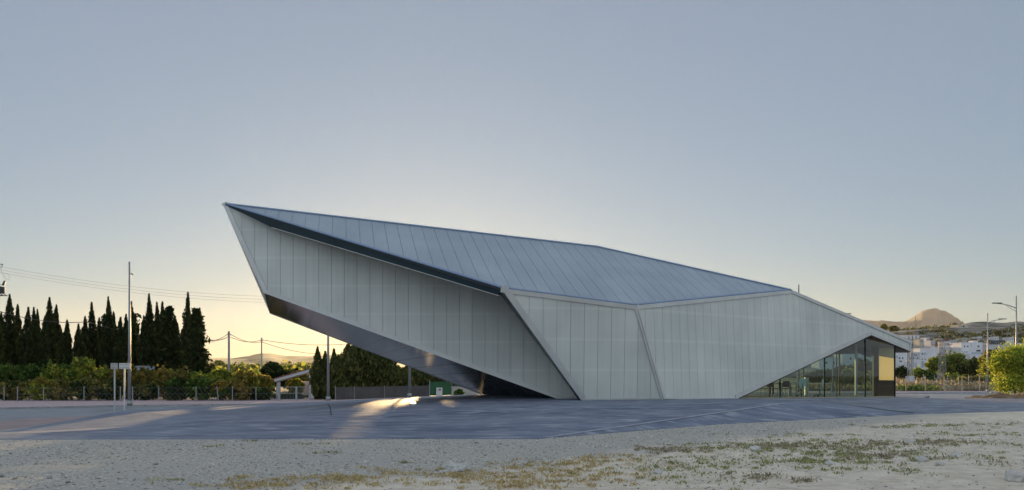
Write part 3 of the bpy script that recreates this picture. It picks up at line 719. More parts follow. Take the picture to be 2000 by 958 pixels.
def table(x, y, z, rz, L, label):
    t = thing('office_table', (x, y, z), label, 'table', 'tables inside the glazed room', rz)
    mb = MB(); mb.box((-L/2, -.4, .71), (L/2, .4, .74)); mb.build('tabletop', M['table'], t)
    for sx in (-L/2+.05, L/2-.05):
        for sy in (-.35, .35):
            mb = MB(); mb.box((sx-.03, sy-.03, 0), (sx+.03, sy+.03, .71)); mb.build('leg', M['table'], t)
    return t
ang = math.atan2(gd.y, gd.x)
def inroom(px, back):  # plan point seen at column px, 'back' metres behind the front glass
    w = ga.lerp(Cg, tpx(px)); return w+Vector((w.x, w.y, 0)).normalized()*back
def put(f, px, back, rz, *a, z=None):
    w = inroom(px, back); zz = w.z if z is None else z; return f(w.x, w.y, zz, ang+rz, *a)
put(chair, 1564, 1.0, 2.6, 'pale swivel chair with its back to the glass, nearer the slanting wall')
put(chair, 1601, 1.0, 3.3, 'pale swivel chair between the wide white post and the dark mullion')
t_ = put(table, 1590, 2.1, 0, 2.4, 'white desk behind the two pale swivel chairs')
t_ = put(table, 1535, 1.6, 0, 2.0, 'white desk under the slanting wall beside the thin side chairs')
put(side_chair, 1497, .9, 3.1, 'thin dark side chair at the far left of the glazed room')
put(side_chair, 1514, 1.2, .3, 'thin dark side chair just left of the first mullion')
put(side_chair, 1530, 1.0, 2.8, 'thin dark side chair just right of the first mullion')
put(side_chair, 1544, 2.4, 0, 'thin dark side chair beyond the desk under the slanting wall')
def wh_post(px, back, w, label, h=None, m='table'):
    p = inroom(px, back); t = thing('interior_post', (p.x, p.y, p.z), label, 'post', 'posts inside the glazed room')
    mb = MB(); z = h if h else (ceil_z(p) or 2.5)-p.z; mb.box((-w/2, -w/2, 0), (w/2, w/2, z)); mb.build('shaft', M[m], t)
    mb = MB(); mb.box((-w*.8, -w*.8, 0), (w*.8, w*.8, .03)); mb.build('foot_plate', M[m], t); return t
wh_post(1575, 2.6, .20, 'short wide white post between the two desks', 1.05)
wh_post(1634, 1.6, .05, 'thin dark post right of the thick mullion', None, 'mullion')
wh_post(1672, 4.0, .12, 'pale blue grey post in the middle of the wide glass pane', None, 'shutter')

# ================================================================ STREET FURNITURE
def street_lamp(base, h, arm, label, az=0., r=.11):
    t = thing('street_lamp', base, label, 'street lamp', 'street lamps along the curving street', az)
    mb = MB(); mb.tube([(0, 0, 0), (0, 0, h)], [r, r*.55], 10); mb.build('pole', M['galv'], t, True)
    mb = MB(); mb.tube([(0, 0, 0), (0, 0, .35)], [r*1.7, r*1.5], 10); mb.build('base_sleeve', M['galv'], t, True)
    za = h-1.25; s = arm
    mb = MB(); pts = [(0, 0, za), (s*.35, 0, za+.28), (s*.7, 0, za+.42), (s, 0, za+.46)]; mb.tube(pts, [.05, .045, .035, .03], 8)
    pts = [(0, 0, za-.35), (s*.3, 0, za-.02), (s*.55, 0, za+.33)]; mb.tube(pts, .022, 6)
    for k in (.12, .25, .38): mb.tube([(s*k, 0, za-.35+k*1.05), (s*k, 0, za+.05+k*.7)], .014, 5)
    mb.build('arm', M['galv'], t)
    mb = MB(); x0, x1 = (s*.72, s*1.22); a, b = min(x0, x1), max(x0, x1)
    n = 7; 
    for k in range(n):
        u0, u1 = k/n, (k+1)/n
        w = lambda u: .16*math.sin(math.pi*min(.98, max(.05, u)))**.5
        q0, q1 = w(u0), w(u1); X0, X1 = a+(b-a)*u0, a+(b-a)*u1; z = za+.47
        mb.face([(X0, -q0, z), (X1, -q1, z), (X1, q1, z), (X0, q0, z)]); mb.face([(X0, -q0*.6, z+.09), (X1, -q1*.6, z+.09), (X1, q1*.6, z+.09), (X0, q0*.6, z+.09)])
        mb.face([(X0, -q0, z), (X1, -q1, z), (X1, -q1*.6, z+.09), (X0, -q0*.6, z+.09)]); mb.face([(X0, q0, z), (X1, q1, z), (X1, q1*.6, z+.09), (X0, q0*.6, z+.09)])
    mb.build('lamp_head', M['lamp_dark'], t)
    return t
def gp(px, py, z=zk): return G(px, py, z)
b = gp(253, 792.5); street_lamp(b, 10.1, 1.1, 'tall lamp post behind the two blank road signs, its arm pointing away', az=R(110), r=.115)
b = gp(641, 782.8); street_lamp(b, 8.8, 1.2, 'lamp post under the nose whose top is hidden by the soffit', az=R(90), r=.13)
b = gp(800, 776.5, -.82); street_lamp(b, 8.8, 1.2, 'lamp post in front of the conifers near where the soffit meets the ground', az=R(90), r=.13)
D = 72; street_lamp(Vector((560/FPX*D, D, -1.1)), 10.2, 1.4, 'lamp post behind the pavilion, only its tip showing above the roof peak', az=R(80))
D = 96; street_lamp(Vector((627/FPX*D, D, -1.1)), 10.2, 1.75, 'lamp post behind the pavilion, its head just above the sloping roof edge', az=0)
D = 106; street_lamp(Vector((929/FPX*D, D, -1.02)), 10.2, 2.0, 'lamp post with its arm to the right, standing between the fence and the lime bush', az=0, r=.10)
D = 83; street_lamp(Vector((985/FPX*D, D, -1.02)), 10.2, -2.0, 'lamp post at the right edge, arm to the left, base behind the lime bush', az=0, r=.10)

def road_sign(px, py, label, w, rz):
    p = drape(px, py) or G(px, py, -.98)
    h = (py-709.5)/FPX*p.y
    t = thing('road_sign', p, label, 'road sign', 'blank backed road signs', rz)
    mb = MB(); mb.box((-.04, -.02, 0), (.04, .02, h)); mb.build('post', M['galv_light'], t)
    mb = MB(); mb.box((-w/2, .022, h-.35), (w/2, .045, h-.01)); o = mb.build('sign_plate', M['galv_light'], t)
    for z in (h-.28, h-.09):
        mb = MB(); mb.box((-w/2+.03, -.025, z-.012), (w/2-.03, .02, z+.012)); mb.build('bracket', M['galv'], t)
    return t
road_sign(224, 803, 'narrow road sign seen nearly edge on, left of the pair', .5, R(70))
road_sign(243, 802, 'road sign seen from behind with a wide bare metal plate', .62, R(8))

# glowing dome added in place of a sun glint on the plaza
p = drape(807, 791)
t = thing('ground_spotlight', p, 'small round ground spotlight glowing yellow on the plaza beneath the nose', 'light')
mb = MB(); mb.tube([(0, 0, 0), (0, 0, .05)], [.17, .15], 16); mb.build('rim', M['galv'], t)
mb = MB(); 
for j in range(5):
    a0, a1 = j/5*1.57, (j+1)/5*1.57
    for k in range(12):
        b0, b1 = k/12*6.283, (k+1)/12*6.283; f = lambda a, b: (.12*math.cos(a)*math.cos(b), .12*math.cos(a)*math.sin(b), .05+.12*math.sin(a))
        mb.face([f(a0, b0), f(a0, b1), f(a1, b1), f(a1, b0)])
mb.build('lens', emis('spot_glow', (1, .72, .30), 4), t)  # emissive cap in place of the glint, not a lamp

# left chain link fence
def fence_line(name, pts, label, h, wood=False, zb=zk, wires=3, thick=.035, lean={}):
    t = thing(name, (pts[0].x, pts[0].y, zb), label, 'fence'); o = Vector((pts[0].x, pts[0].y, zb))
    for i, p in enumerate(pts):
        mb = MB(); a = Vector((p.x, p.y, zb))-o; l = lean.get(i, 0)
        mb.tube([a+Vector((0, 0, -.1)), a+Vector((l, 0, h))], thick, 8); mb.build('post', M['post_wood' if wood else 'galv'], t)
    mb = MB()
    for k in range(wires):
        z = .1+(h-.2)*k/(wires-1)
        for a, b in zip(pts[:-1], pts[1:]):
            a2 = Vector((a.x, a.y, zb+z))-o; b2 = Vector((b.x, b.y, zb+z))-o; mb.tube([a2, b2], .0035, 4, cap=False)
    # diagonal mesh
    for a, b in zip(pts[:-1], pts[1:]):
        a2 = Vector((a.x, a.y, 0)); b2 = Vector((b.x, b.y, 0)); L = (b2-a2).length; n = int(L/.35)
        for k in range(n):
            for sgn in (1, -1):
                s0 = k/n; s1 = s0+sgn*(h-.2)/L*.9
                e = 1.0
                if s1 > 1: e = (1-s0)/(s1-s0); s1 = 1
                if s1 < 0: e = s0/(s0-s1); s1 = 0
                q0 = a2.lerp(b2, s0)+Vector((0, 0, zb+.1)); q1 = a2.lerp(b2, s1)+Vector((0, 0, zb+.1+(h-.2)*e)); mb.tube([q0-o, q1-o], .003, 3, cap=False)
    mb.build('wire_mesh', M['galv'], t); return t
def fx(px):    # fence line point at picture column px
    for a, b in zip(FLs[:-1], FLs[1:]):
        ua, ub = a.x/a.y*FPX+1000, b.x/b.y*FPX+1000
        if ua <= px <= ub: return a.lerp(b, (px-ua)/(ub-ua))
    return FLs[-1]
fence_line('wire_fence', [fx(p) for p in (-60, -20, 8, 34, 85, 164, 235, 259, 310, 383, 427, 454, 500, 540)], 'low galvanised wire fence in front of the hedge left of the gate', 1.22, lean={10: -.15, 3: .02})
for (x0, x1) in ((8, 24), (500, 524)):
    pass
t = thing('garden_gate', fx(545), 'metal double gate with bar rails in front of the white house', 'gate'); o = fx(545)
gp_ = [fx(545), fx(579), fx(606)]
for i, p in enumerate(gp_):
    mb = MB(); q = p-o; w = (.10, .07, .06)[i]; mb.box((q.x-w, q.y-w, 0), (q.x+w, q.y+w, (1.55, 1.2, 1.3)[i])); mb.build('gate_post', M['galv'], t)
for a, b in zip(gp_[:-1], gp_[1:]):
    mb = MB()
    for z in (.12, .62, 1.15): mb.tube([a-o+Vector((0, 0, z)), b-o+Vector((0, 0, z))], .022, 6)
    for k in range(1, 12):
        c = (a-o).lerp(b-o, k/12); mb.tube([c+Vector((0, 0, .12)), c+Vector((0, 0, 1.15))], .008, 5)
    mb.build('gate_leaf', M['galv'], t)
t = thing('screened_fence', fx(670), 'grey screened fence under the conifers behind the lamp posts', 'fence'); o = fx(670)
ps = [fx(p) for p in (655, 692, 751, 800, 838)]
for a, b in zip(ps[:-1], ps[1:]):
    mb = MB(); n = 10
    for k in range(n):
        p, q = a.lerp(b, k/n)-o, a.lerp(b, (k+1)/n)-o; z0 = 1.10+.02*math.sin(k*2); z1 = 1.10+.02*math.sin(k*2+2)
        y0, y1 = .05+.015*math.sin(k*2.3), .05+.015*math.sin((k+1)*2.3)
        mb.face([p+Vector((0, y0, 0)), q+Vector((0, y1, 0)), q+Vector((0, y1, z1)), p+Vector((0, y0, z0))])
    mb.build('screen', M['screen_grey'], t)
for p in ps:
    mb = MB(); mb.tube([p-o, p-o+Vector((0, 0, 1.2))], .03, 8); mb.build('post', M['galv'], t)
o = fx(838); t = thing('green_screened_gate', o, 'gate covered with dark green netting behind the white meter box', 'gate')
a, b = fx(839)-o, fx(882)-o
mb = MB(); n = 12
for k in range(n):
    p, q = a.lerp(b, k/n), a.lerp(b, (k+1)/n)
    mb.face([p+Vector((0, .03*math.sin(k), .02)), q+Vector((0, .03*math.sin(k+1), .02)), q+Vector((0, .03*math.sin(k+1), 1.5)), p+Vector((0, .03*math.sin(k), 1.47))])
mb.build('netting', M['screen_green'], t)
for p in (a, b):
    mb = MB(); mb.tube([p, p+Vector((0, 0, 1.62))], .04, 8); mb.build('post', M['galv'], t)
mb = MB(); mb.tube([b+Vector((0, -.05, 1.3)), b+Vector((-1.2, -.05, 0))], .03, 6); mb.build('brace', M['galv'], t)
p = fx(859)+Vector((0, -.8, 0)); t = thing('meter_box', p, 'small white utility meter box in front of the green netting', 'meter box')
mb = MB(); mb.box((-.32, -.15, .0), (.32, .15, .85)); o = mb.build('cabinet', M['box_white'], t); bv(o, .02)
mb = MB(); mb.box((-.26, -.165, .5), (.26, -.152, .8)); mb.build('door', M['white_wall'], t)
mb = MB(); mb.box((.0, -.175, .56), (.18, -.168, .74)); mb.build('meter_window', M['window'], t)
mb = MB(); mb.box((-.24, -.175, .6), (-.21, -.168, .7)); mb.build('lock', M['black'], t)
# pale wall far right of green gate
p = P(905, 770, 84); p.z = -1.05; t = thing('garden_wall', p, 'pale low rendered wall seen beyond the green netting gate', 'wall')
mb = MB(); mb.box((-1.2, 0, 0), (9, .2, 1.0)); mb.build('wall_face', M['ruin'], t); mb = MB(); mb.box((-1.25, -.04, 1.002), (9, .24, 1.07)); mb.build('coping', M['kerb'], t)
bush(897, 762, 16, 82, 'green', 'small green bush before the pale low wall', n=500, clumps=8)

# white garden house with canopy
D = 77; t = thing('garden_house', P(575, 780, D)*1, 'white garden house with sloping tiled canopy behind the gate', 'house'); t.location.z = -1.02
O = t.location.copy()
def L(px, py, D, dz=0): v = P(px, py, D); return v-O
mb = MB(); mb.bar(L(538, 744, D), L(610, 723.5, D), 1.6, .26); mb.build('canopy_beam', M['white_wall'], t)
mb = MB(); mb.bar(L(537, 740.8, D)+Vector((0, 0, .02)), L(610, 720.2, D)+Vector((0, 0, .02)), 1.8, .05); mb.build('canopy_tiles', M['tile'], t)
mb = MB(); mb.box((L(541, 745, D).x, -.15, 0), (L(546, 745, D).x, .1, L(541, 744, D).z)); mb.build('column', M['white_wall'], t)
mb = MB(); mb.box((L(605.5, 0, D).x, -.4, 0), (L(640, 0, D).x, 5, L(0, 727, D).z)); mb.build('wall', M['white_wall'], t)
mb = MB(); a = L(607, 708, D)
mb.face([L(605.5, 728, D)+Vector((0, -.7, 0)), L(607, 708, D)+Vector((0, 1.8, 0)), L(645, 708, D)+Vector((0, 1.8, 0)), L(645, 728, D)+Vector((0, -.7, 0))])
mb.face([L(607, 708, D)+Vector((0, 1.8, 0)), L(645, 708, D)+Vector((0, 1.8, 0)), L(645, 728, D)+Vector((0, 5.2, 0)), L(605.5, 728, D)+Vector((0, 5.2, 0))])
mb.build('roof', M['tile'], t)
mb = MB(); mb.face([L(605.5, 728, D)+Vector((-.02, -.6, 0)), L(607, 708, D)+Vector((-.02, 1.8, -.05)), L(605.5, 728, D)+Vector((-.02, 5, 0))]); mb.build('gable', M['white_wall'], t)
mb = MB(); mb.box((L(577, 0, D).x, 1.6, 0), (L(605.3, 0, D).x, 1.8, L(0, 745, D).z)); mb.build('back_wall', M['white_wall'], t)
mb = MB(); mb.box((L(593.5, 0, D).x, 1.5, .1), (L(605, 0, D).x, 1.595, L(0, 754.5, D).z)); w = mb.build('window', M['post_wood'], t)
mb = MB(); mb.box((L(594.5, 0, D).x, 1.47, .5), (L(604.3, 0, D).x, 1.49, L(0, 755.5, D).z)); mb.build('pane', mat('lit_pane', (.8, .72, .4), .3), w)  # upper pane is plain yellow
mb = MB(); mb.box((L(594.5, 0, D).x, 1.47, .1), (L(604.3, 0, D).x, 1.49, .46)); mb.build('lower_pane', mat('mint_pane', (.25, .55, .42), .3), w)
# grey-blue shed by the cypresses
p = P(278, 720, 80); p.z = -1.05; t = thing('pale_shed', p, 'pale blue grey shed half hidden between cypresses and orange bushes', 'shed')
mb = MB(); mb.box((-1.0, 0, 0), (1.8, 2.5, 3.0)); mb.build('wall', M['blue_door'], t); mb = MB(); mb.box((-1.1, -.1, 3.002), (1.9, 2.6, 3.1)); mb.build('roof', M['kerb'], t)

# ================================================================ VEGETATION LEFT
ordn = ['first', 'second', 'third', 'fourth', 'fifth', 'sixth', 'seventh', 'eighth', 'ninth', 'tenth', 'eleventh', 'twelfth', 'thirteenth']
clA = [(-12, 596, 26), (1, 612, 22), (18, 576, 25), (34, 596, 18), (52, 601, 20), (66, 602, 16), (74, 606, 14), (84, 618, 16), (96, 582, 22), (108, 596, 19), (119, 640, 20), (129, 626, 20)]
clB = [(154, 634, 20), (166, 619, 17), (182, 591, 17), (194, 622, 18), (206, 612, 18), (215, 581, 19), (222, 610, 18), (235, 621, 20), (248, 615, 18), (257, 590, 17)]
clC = [(283, 618, 18), (295, 576, 19), (306, 592, 16), (317, 590, 18), (341, 618, 26), (365, 571, 19)]
for cln, L_ in (('left', clA), ('middle', clB), ('right', clC)):
    tall = min(range(len(L_)), key=lambda i: L_[i][1])
    for i, (px, yt, w) in enumerate(L_):
        w *= 1.22
        lab = f'{ordn[i]} dark cypress from the left in the {cln} cypress clump' if i != tall else f'tallest pointed dark cypress of the {cln} cypress clump'
        cypress(px, yt, w, 82+(i*37 % 7), lab, f'cypresses of the {cln} clump', mname='cypress', n=2600)
conifer(330, 598, 50, 80, 'broad dark conifer in the middle of the right cypress clump', None, n=5200, mname='cypress')
conifer(384, 600, 60, 79, 'loose branched conifer at the right end of the right cypress clump', None, n=3800, mname='cypress')
conifer(264, 612, 26, 90, 'thin ragged conifer with open branches behind the left lamp post', None, n=1300, mname='cypress')
conifer(205, 610, 18, 92, 'thin ragged conifer in the middle of the middle cypress clump', None, n=1200, mname='cypress')
hedge = 'garden bushes behind the wire fence'
BL = [
 (5, 705, 90, 75, ('darkgreen', 'green'), 'dark green bush at the far left edge behind the fence'),
 (62, 712, 80, 76, ('darkgreen', 'green'), 'dark green bush below the left cypress clump'),
 (112, 700, 62, 74, ('green', 'sunny'), 'rounded green tree bush with sunlit top, left one of the pair'),
 (160, 697, 66, 74, ('sunny', 'green'), 'yellow green bush with the brightest sunlit top by the left clump gap'),
 (200, 712, 56, 74, ('olive', 'sunny'), 'olive bush left of the blank road signs, behind'),
 (245, 710, 54, 74, ('orange', 'olive'), 'tall orange tinted bush behind the road signs'),
 (285, 716, 50, 74, ('olive', 'orange'), 'olive orange bush under the pale shed'),
 (322, 716, 44, 73, ('orange', 'sunny'), 'golden bush with upright orange shoots under the broad conifer'),
 (352, 720, 40, 73, ('orange', 'olive'), 'orange leaved bush under the tall right cypress'),
 (392, 725, 56, 73, ('green', 'sunny'), 'fresh green bush right of the cypresses'),
 (432, 720, 54, 73, ('sunny', 'green'), 'yellow green bush below the far wooden pole'),
 (476, 722, 56, 73, ('orange', 'sunny'), 'golden autumn bush below the round dark tree'),
 (30, 742, 70, 70, ('olive', 'darkgreen'), 'low olive bush by the leaning fence brace at far left'),
 (78, 738, 70, 70, ('sunny', 'orange'), 'low yellowish vine bush at the fence below the left clump'),
 (125, 742, 64, 70, ('olive', 'orange'), 'low olive brown bush at the fence below the sunlit tree bushes'),
 (172, 738, 66, 70, ('olive', 'darkgreen'), 'low dull olive bush just left of the road signs'),
 (215, 742, 50, 70, ('darkgreen', 'olive'), 'low dark bush directly behind the narrow road sign'),
 (285, 748, 66, 71, ('darkgreen', 'olive'), 'low spreading vine right of the left lamp post'),
 (345, 738, 56, 70, ('darkgreen', 'green'), 'round dark green bush at the fence below the orange shoots'),
 (392, 740, 56, 70, ('green', 'darkgreen'), 'mid green bush at the fence, right of the round dark one'),
 (432, 742, 50, 70, ('orange', 'green'), 'rusty leaved bush at the fence by the leaning post'),
 (466, 745, 50, 70, ('orange', 'darkgreen'), 'brown orange bush at the fence left of the gate brace'),
 (502, 762, 56, 71, ('darkgreen', 'green'), 'low dark green bush beside the gate post'),
 (512, 734, 40, 75, ('orange', 'sunny'), 'bright golden sapling left of the white canopy'),
 (566, 771, 66, 74, ('darkgreen',), 'clipped low dark hedge behind the gate'),
 (578, 742, 30, 77, ('sunny', 'orange'), 'golden green shrub under the white canopy'),
]
for i, (px, yt, w, D, ms, lab) in enumerate(BL):
    bush(px, yt, w, D, ms, lab, group=hedge, n=4600 if w > 45 else 2600, clumps=30, size=.16, seed=i*13+5)
bush(535, 707, 46, 105, 'darkgreen', 'round dark green tree beyond the garden left of the canopy', cat='tree', name='round_tree', zb=-1.2, n=4500, size=.28, trunk_h=1.0)
bush(575, 719, 60, 110, ('darkgreen', 'olive'), 'flat dark tree group seen above the canopy beam', cat='tree', name='round_tree', zb=-1.2, n=3500, size=.3, trunk_h=.6)
bush(590, 727, 60, 96, ('olive', 'orange'), 'orange brown bush seen between the canopy beam and white wall', n=2600, size=.2, zb=-1.2)
for i, (px, yt, w, D) in enumerate([(428, 705, 26, 330), (448, 714, 30, 300), (470, 716, 36, 260), (492, 712, 24, 360), (590, 708, 30, 400), (560, 713, 26, 380), (410, 716, 30, 240)]):
    bush(px, yt, w, D, ('sunny', 'olive'), ['tall hazy tree far beyond the garden, left of the wooden pole', 'hazy tree right behind the wooden pole foot', 'wide hazy tree between the two far poles', 'hazy tree left of the thin far pole', 'hazy tree on the plain above the canopy', 'small hazy tree right of the round dark tree', 'low hazy tree next to the cypress edge'][i], cat='tree', name='distant_tree', group='hazy trees on the plain', zb=(HY-730)/FPX*D-1, n=1400, size=.6, trunk_h=.8, seed=i+900)
# conifers under the nose
cg = 'conifers behind the screened fence'
CY = [(620, 679, 17, 'first slim cypress from the left beside the white house'), (635, 688, 15, 'slim cypress just left of the middle lamp post'), (652, 683, 16, 'slim cypress just right of the middle lamp post'), (662, 694, 13, 'shortest slim cypress right of the middle lamp post')]
for i, (px, yt, w, lab) in enumerate(CY): cypress(px, yt, w, 73, lab, 'slim cypresses by the white house', mname='conifer', n=3000, loose=.3, seed=i+70, belly=.5)
CN = [(680, 672, 34, 76, 'bushy conifer right of the slim cypresses with feathery top'), (697, 664, 36, 78, 'tallest bushy conifer where the soffit crosses the trees'),
      (716, 676, 28, 77, 'bushy conifer with glowing gaps on its left side'), (735, 668, 20, 79, 'thin crowned conifer left of the glowing gaps'),
      (756, 676, 18, 78, 'thin crowned conifer between the glowing gaps'), (772, 715, 34, 77, 'low conifer below the big bright gap'), (794, 716, 34, 78, 'low conifer directly left of the right lamp post'),
      (812, 716, 30, 79, 'bushy conifer right of the right lamp post'), (842, 698, 34, 81, 'dark conifer above the green netting'), (862, 690, 40, 84, 'dark conifer behind the meter box'), (885, 706, 36, 88, 'last dark conifer before the pale low wall')]
for i, (px, yt, w, D, lab) in enumerate(CN):
    D += 8
    cypress(px, yt, w, D, lab, cg, mname='conifer', n=3400, loose=.7, name='conifer_tree', seed=i*9+300, belly=.55, core=.25, zb=-.5 if i > 0 else -1.05)

bush(772, 650, 66, 88, ('conifer', 'darkgreen'), 'tall tree with bare trunk behind the bright gap in the conifers', cat='tree', name='tall_tree', zb=-1.1, n=5000, size=.26, trunk_h=4.1, clumps=34)  # crown added to block the low sun above the gap
bush(832, 655, 66, 90, ('conifer', 'darkgreen'), 'tall tree with bare trunk hidden by the soffit, right of the gap', cat='tree', name='tall_tree', zb=-1.1, n=5000, size=.26, trunk_h=3.9, clumps=34)  # second added crown, keeps low sun off the near plaza
# poles and wires
def utility_pole(px, ytop, D, label, r=.16, zb=-1.2, arms=0):
    t = thing('utility_pole', Vector(((px-1000)/FPX*D, D, zb)), label, 'pole', 'poles in the valley'); h = (HY-ytop)/FPX*D+EYE-zb
    mb = MB(); mb.tube([(0, 0, 0), (0, 0, h)], [r, r*.75], 8); mb.build('pole', M['galv'], t)
    mb = MB(); mb.box((-.12, -.12, h), (.12, .12, h+.2)); mb.tube([(-.35, 0, h-.35), (.35, 0, h-.35)], .04, 5); mb.build('bracket', M['galv'], t)
    return t
utility_pole(447, 650, 120, 'thick far pole right of the cypresses', .2); utility_pole(511, 662, 150, 'thin far pole left of the pointed nose', .16)
def wires(name, runs, label, r, m='wire'):
    p0 = runs[0][0]; t = props(bpy.data.objects.new(name, None), label, 'cable'); link(t); t.location = p0
    for run in runs:
        mb = MB(); pts = []
        for a, b, sag in zip(run[:-1], run[1:], [.6]*9):
            for k in range(10):
                s = k/10; q = a.lerp(b, s); q.z -= sag*4*s*(1-s); pts.append(q-p0)
        pts.append(run[-1]-p0); mb.tube(pts, r, 4); mb.build('wire', M[m], t)
    return t
wires('overhead_wires', [[P(395, 657, 112), P(447, 657, 120), P(511, 664, 150), P(690, 671, 152)], [P(395, 662, 112), P(447, 651, 120)], [P(447, 651, 120), P(511, 668, 150), P(640, 692, 155)]], 'sagging dark cables strung between the far valley poles', .045)
wires('overhead_wires', [[P(-60, 510, 60), P(560, 580, 75)], [P(-60, 516, 60), P(560, 586, 75)], [P(-60, 521, 60), P(560, 592, 75)]], 'three fine parallel power lines crossing the sky from upper left', .007)
wires('overhead_cable', [[P(-60, 588, 62), P(170, 629, 76), P(420, 668, 110)]], 'single thick black cable running in front of the left cypress tips', .03)
# pole with transformer at the left edge
D = 60; t = thing('transformer_pole', Vector(((-26-1000)/FPX*D, D, -1.0)), 'pole with transformer and insulators cut by the left edge', 'pole')
O = t.location.copy()
mb = MB(); mb.tube([(0, 0, 0), (0, 0, 9.6)], [.2, .13], 10); mb.build('pole', M['galv'], t)
mb = MB(); a = P(-20, 566, D)-O; b = P(4.5, 566, D)-O; mb.box((a.x, -.35, P(0, 573, D).z-O.z), (b.x, .35, P(0, 560, D).z-O.z)); o = mb.build('transformer', M['lamp_dark'], t); bv(o, .04)
mb = MB()
for dy in (-.25, .25):
    mb.tube([(0, dy, (P(0, 577, D)-O).z), (P(10, 577.5, D).x-O.x, dy, (P(0, 577.5, D)-O).z)], .03, 6); mb.tube([(b.x-.1, dy, (P(0, 573, D)-O).z), (P(10, 577.5, D).x-O.x, dy, (P(0, 577.5, D)-O).z)], .025, 6)
mb.build('bracket', M['lamp_dark'], t)
mb = MB(); mb.tube([(0, 0, (P(0, 555, D)-O).z), P(9, 557, D)-O], .02, 6); mb.tube([P(6, 558, D)-O, P(9.5, 549, D)-O], [.10, .07], 8); mb.build('insulator', M['lamp_dark'], t)
mb = MB(); mb.tube([(0, 0, (P(0, 516.5, D)-O).z), P(6, 516.5, D)-O], .03, 6); mb.tube([P(5.5, 517, D)-O, P(2, 524, D)-O, P(-8, 521, D)-O], .02, 6); mb.build('cross_arm', M['lamp_dark'], t)
mb = MB(); mb.tube([P(2, 524, D)-O, P(3, 532, D)-O, P(10, 544, D)-O, P(17, 548, D)-O, P(19.5, 541, D)-O, P(14, 535, D)-O, P(7, 534, D)-O], .01, 4); mb.build('loop_wire', M['wire'], t)

# ================================================================ RIGHT SIDE
def hz(x, y):
    h = hill_bvh.ray_cast(Vector((x, y, 200)), Vector((0, 0, -1))); return h[0].z if h[0] else -1.1
def at(px, D): x = (px-1000)/FPX*D; return Vector((x, D, hz(x, D)))
ps = []
for px in (1700, 1735, 1769, 1807, 1844, 1879, 1913, 1955, 2000, 2050): 
    D = 112; ps.append(Vector(((px-1000)/FPX*D, D, 0)))
fence_line('post_fence', ps, 'wire fence with tan posts along the far pavement on the right', 2.05, True, zb=-1.05, thick=.06, wires=5)
ps = [Vector(((px-1000)/FPX*124, 124, 0)) for px in (1700, 1785, 1804, 1825, 1851, 1872, 1892, 1925, 1960)]
fence_line('thin_fence', ps, 'thinner steel post fence behind the tan posts', 2.2, False, zb=-1.0, thick=.04, wires=3)

def house(px0, px1, yt, D, label, m='white_wall', ybot=None, depth=8, wins=(), roof=None, name='village_house', group='white village houses on the slope'):
    c = at((px0+px1)/2, D); s = D/FPX; x0 = (px0-(px0+px1)/2)*s; x1 = -x0; h = (HY-yt)*s+EYE-c.z
    t = thing(name, c, label, 'house', group)
    mb = MB(); mb.box((x0, 0, -2), (x1, depth, h)); mb.build('wall', M[m], t)
    mb = MB(); mb.box((x0-.06, -.06, h+.002), (x1+.06, .22, h+.28)); mb.box((x0-.06, .22, h+.002), (x0+.2, depth, h+.28)); mb.box((x1-.2, .22, h+.002), (x1+.06, depth, h+.28)); mb.build('parapet', M[m], t)
    for (wx, wy, ww, wh, kind) in wins:
        X = (wx-(px0+px1)/2)*s; Z = (HY-wy)*s+EYE-c.z; W = ww*s/2; Hh = wh*s/2
        mb = MB(); mb.box((X-W-.08, -.05, Z-Hh-.08), (X+W+.08, .01, Z+Hh+.08)); f = mb.build('window', M['white_wall2'], t)
        mb = MB(); mb.box((X-W, -.07, Z-Hh), (X+W, -.052, Z+Hh)); mb.build('pane', M[kind], f)
    return t
house(1744, 1777, 689, 300, 'white house with square openings seen under the canopy tip', wins=[(1757, 700, 2.6, 3, 'window'), (1763, 700, 2, 3, 'window'), (1759, 706, 5, 2, 'window'), (1752, 697, 4, 4, 'shutter')])
house(1779, 1797, 690, 305, 'plain low white house right of the canopy tip', 'white_wall2', wins=[(1788, 694, 6, 1.4, 'window'), (1784, 700, 2.5, 2.5, 'window'), (1792, 700, 2.5, 2.5, 'window')])
house(1782, 1822, 704.5, 285, 'long low white building with pale garage doors', wins=[(1788, 713, 5, 8, 'shutter'), (1802, 712, 4, 12, 'blue_door'), (1815, 712, 2, 12, 'blue_door')], depth=6)
house(1797, 1833, 682, 312, 'two storey white house with two pairs of dark windows', wins=[(1801.5, 691.5, 2.4, 3.2, 'window'), (1807, 691.5, 4, 4, 'shutter'), (1801, 702.5, 2.2, 2.5, 'window'), (1807, 702.5, 2.2, 2.5, 'window')])
house(1836, 1878, 680, 325, 'grey white block behind the lattice tower', 'white_wall2', wins=[(1846, 686, 2.5, 3, 'window'), (1856, 686, 2.5, 3, 'window'), (1868, 686, 2.5, 3, 'window')])
house(1878, 1919, 670.5, 318, 'tallest white house with roof hut and balcony', wins=[(1911, 685.5, 8, 3, 'window'), (1886, 688, 8, 3, 'shutter'), (1884, 677, 2.2, 3, 'window'), (1890, 677, 2.2, 3, 'window'), (1911, 677, 3, 3, 'window'), (1897, 675, 1.2, 8, 'white_wall2')])
house(1900, 1910, 667, 320, 'small white roof hut on the tallest house', depth=3)
house(1895, 1930, 693, 308, 'white house wing with shaded balcony wall', 'white_wall', wins=[(1908, 690.5, 22, 4, 'shutter')])
house(1910, 1932, 672, 335, 'cream house behind the tallest white house', 'ruin')
house(1930, 1968, 675, 330, 'wide cream white house left of the right edge lamp', 'white_wall2', wins=[(1945, 681, 4, 3, 'window')])
house(1966, 2010, 672, 340, 'pale house behind the lime bush', 'white_wall2')
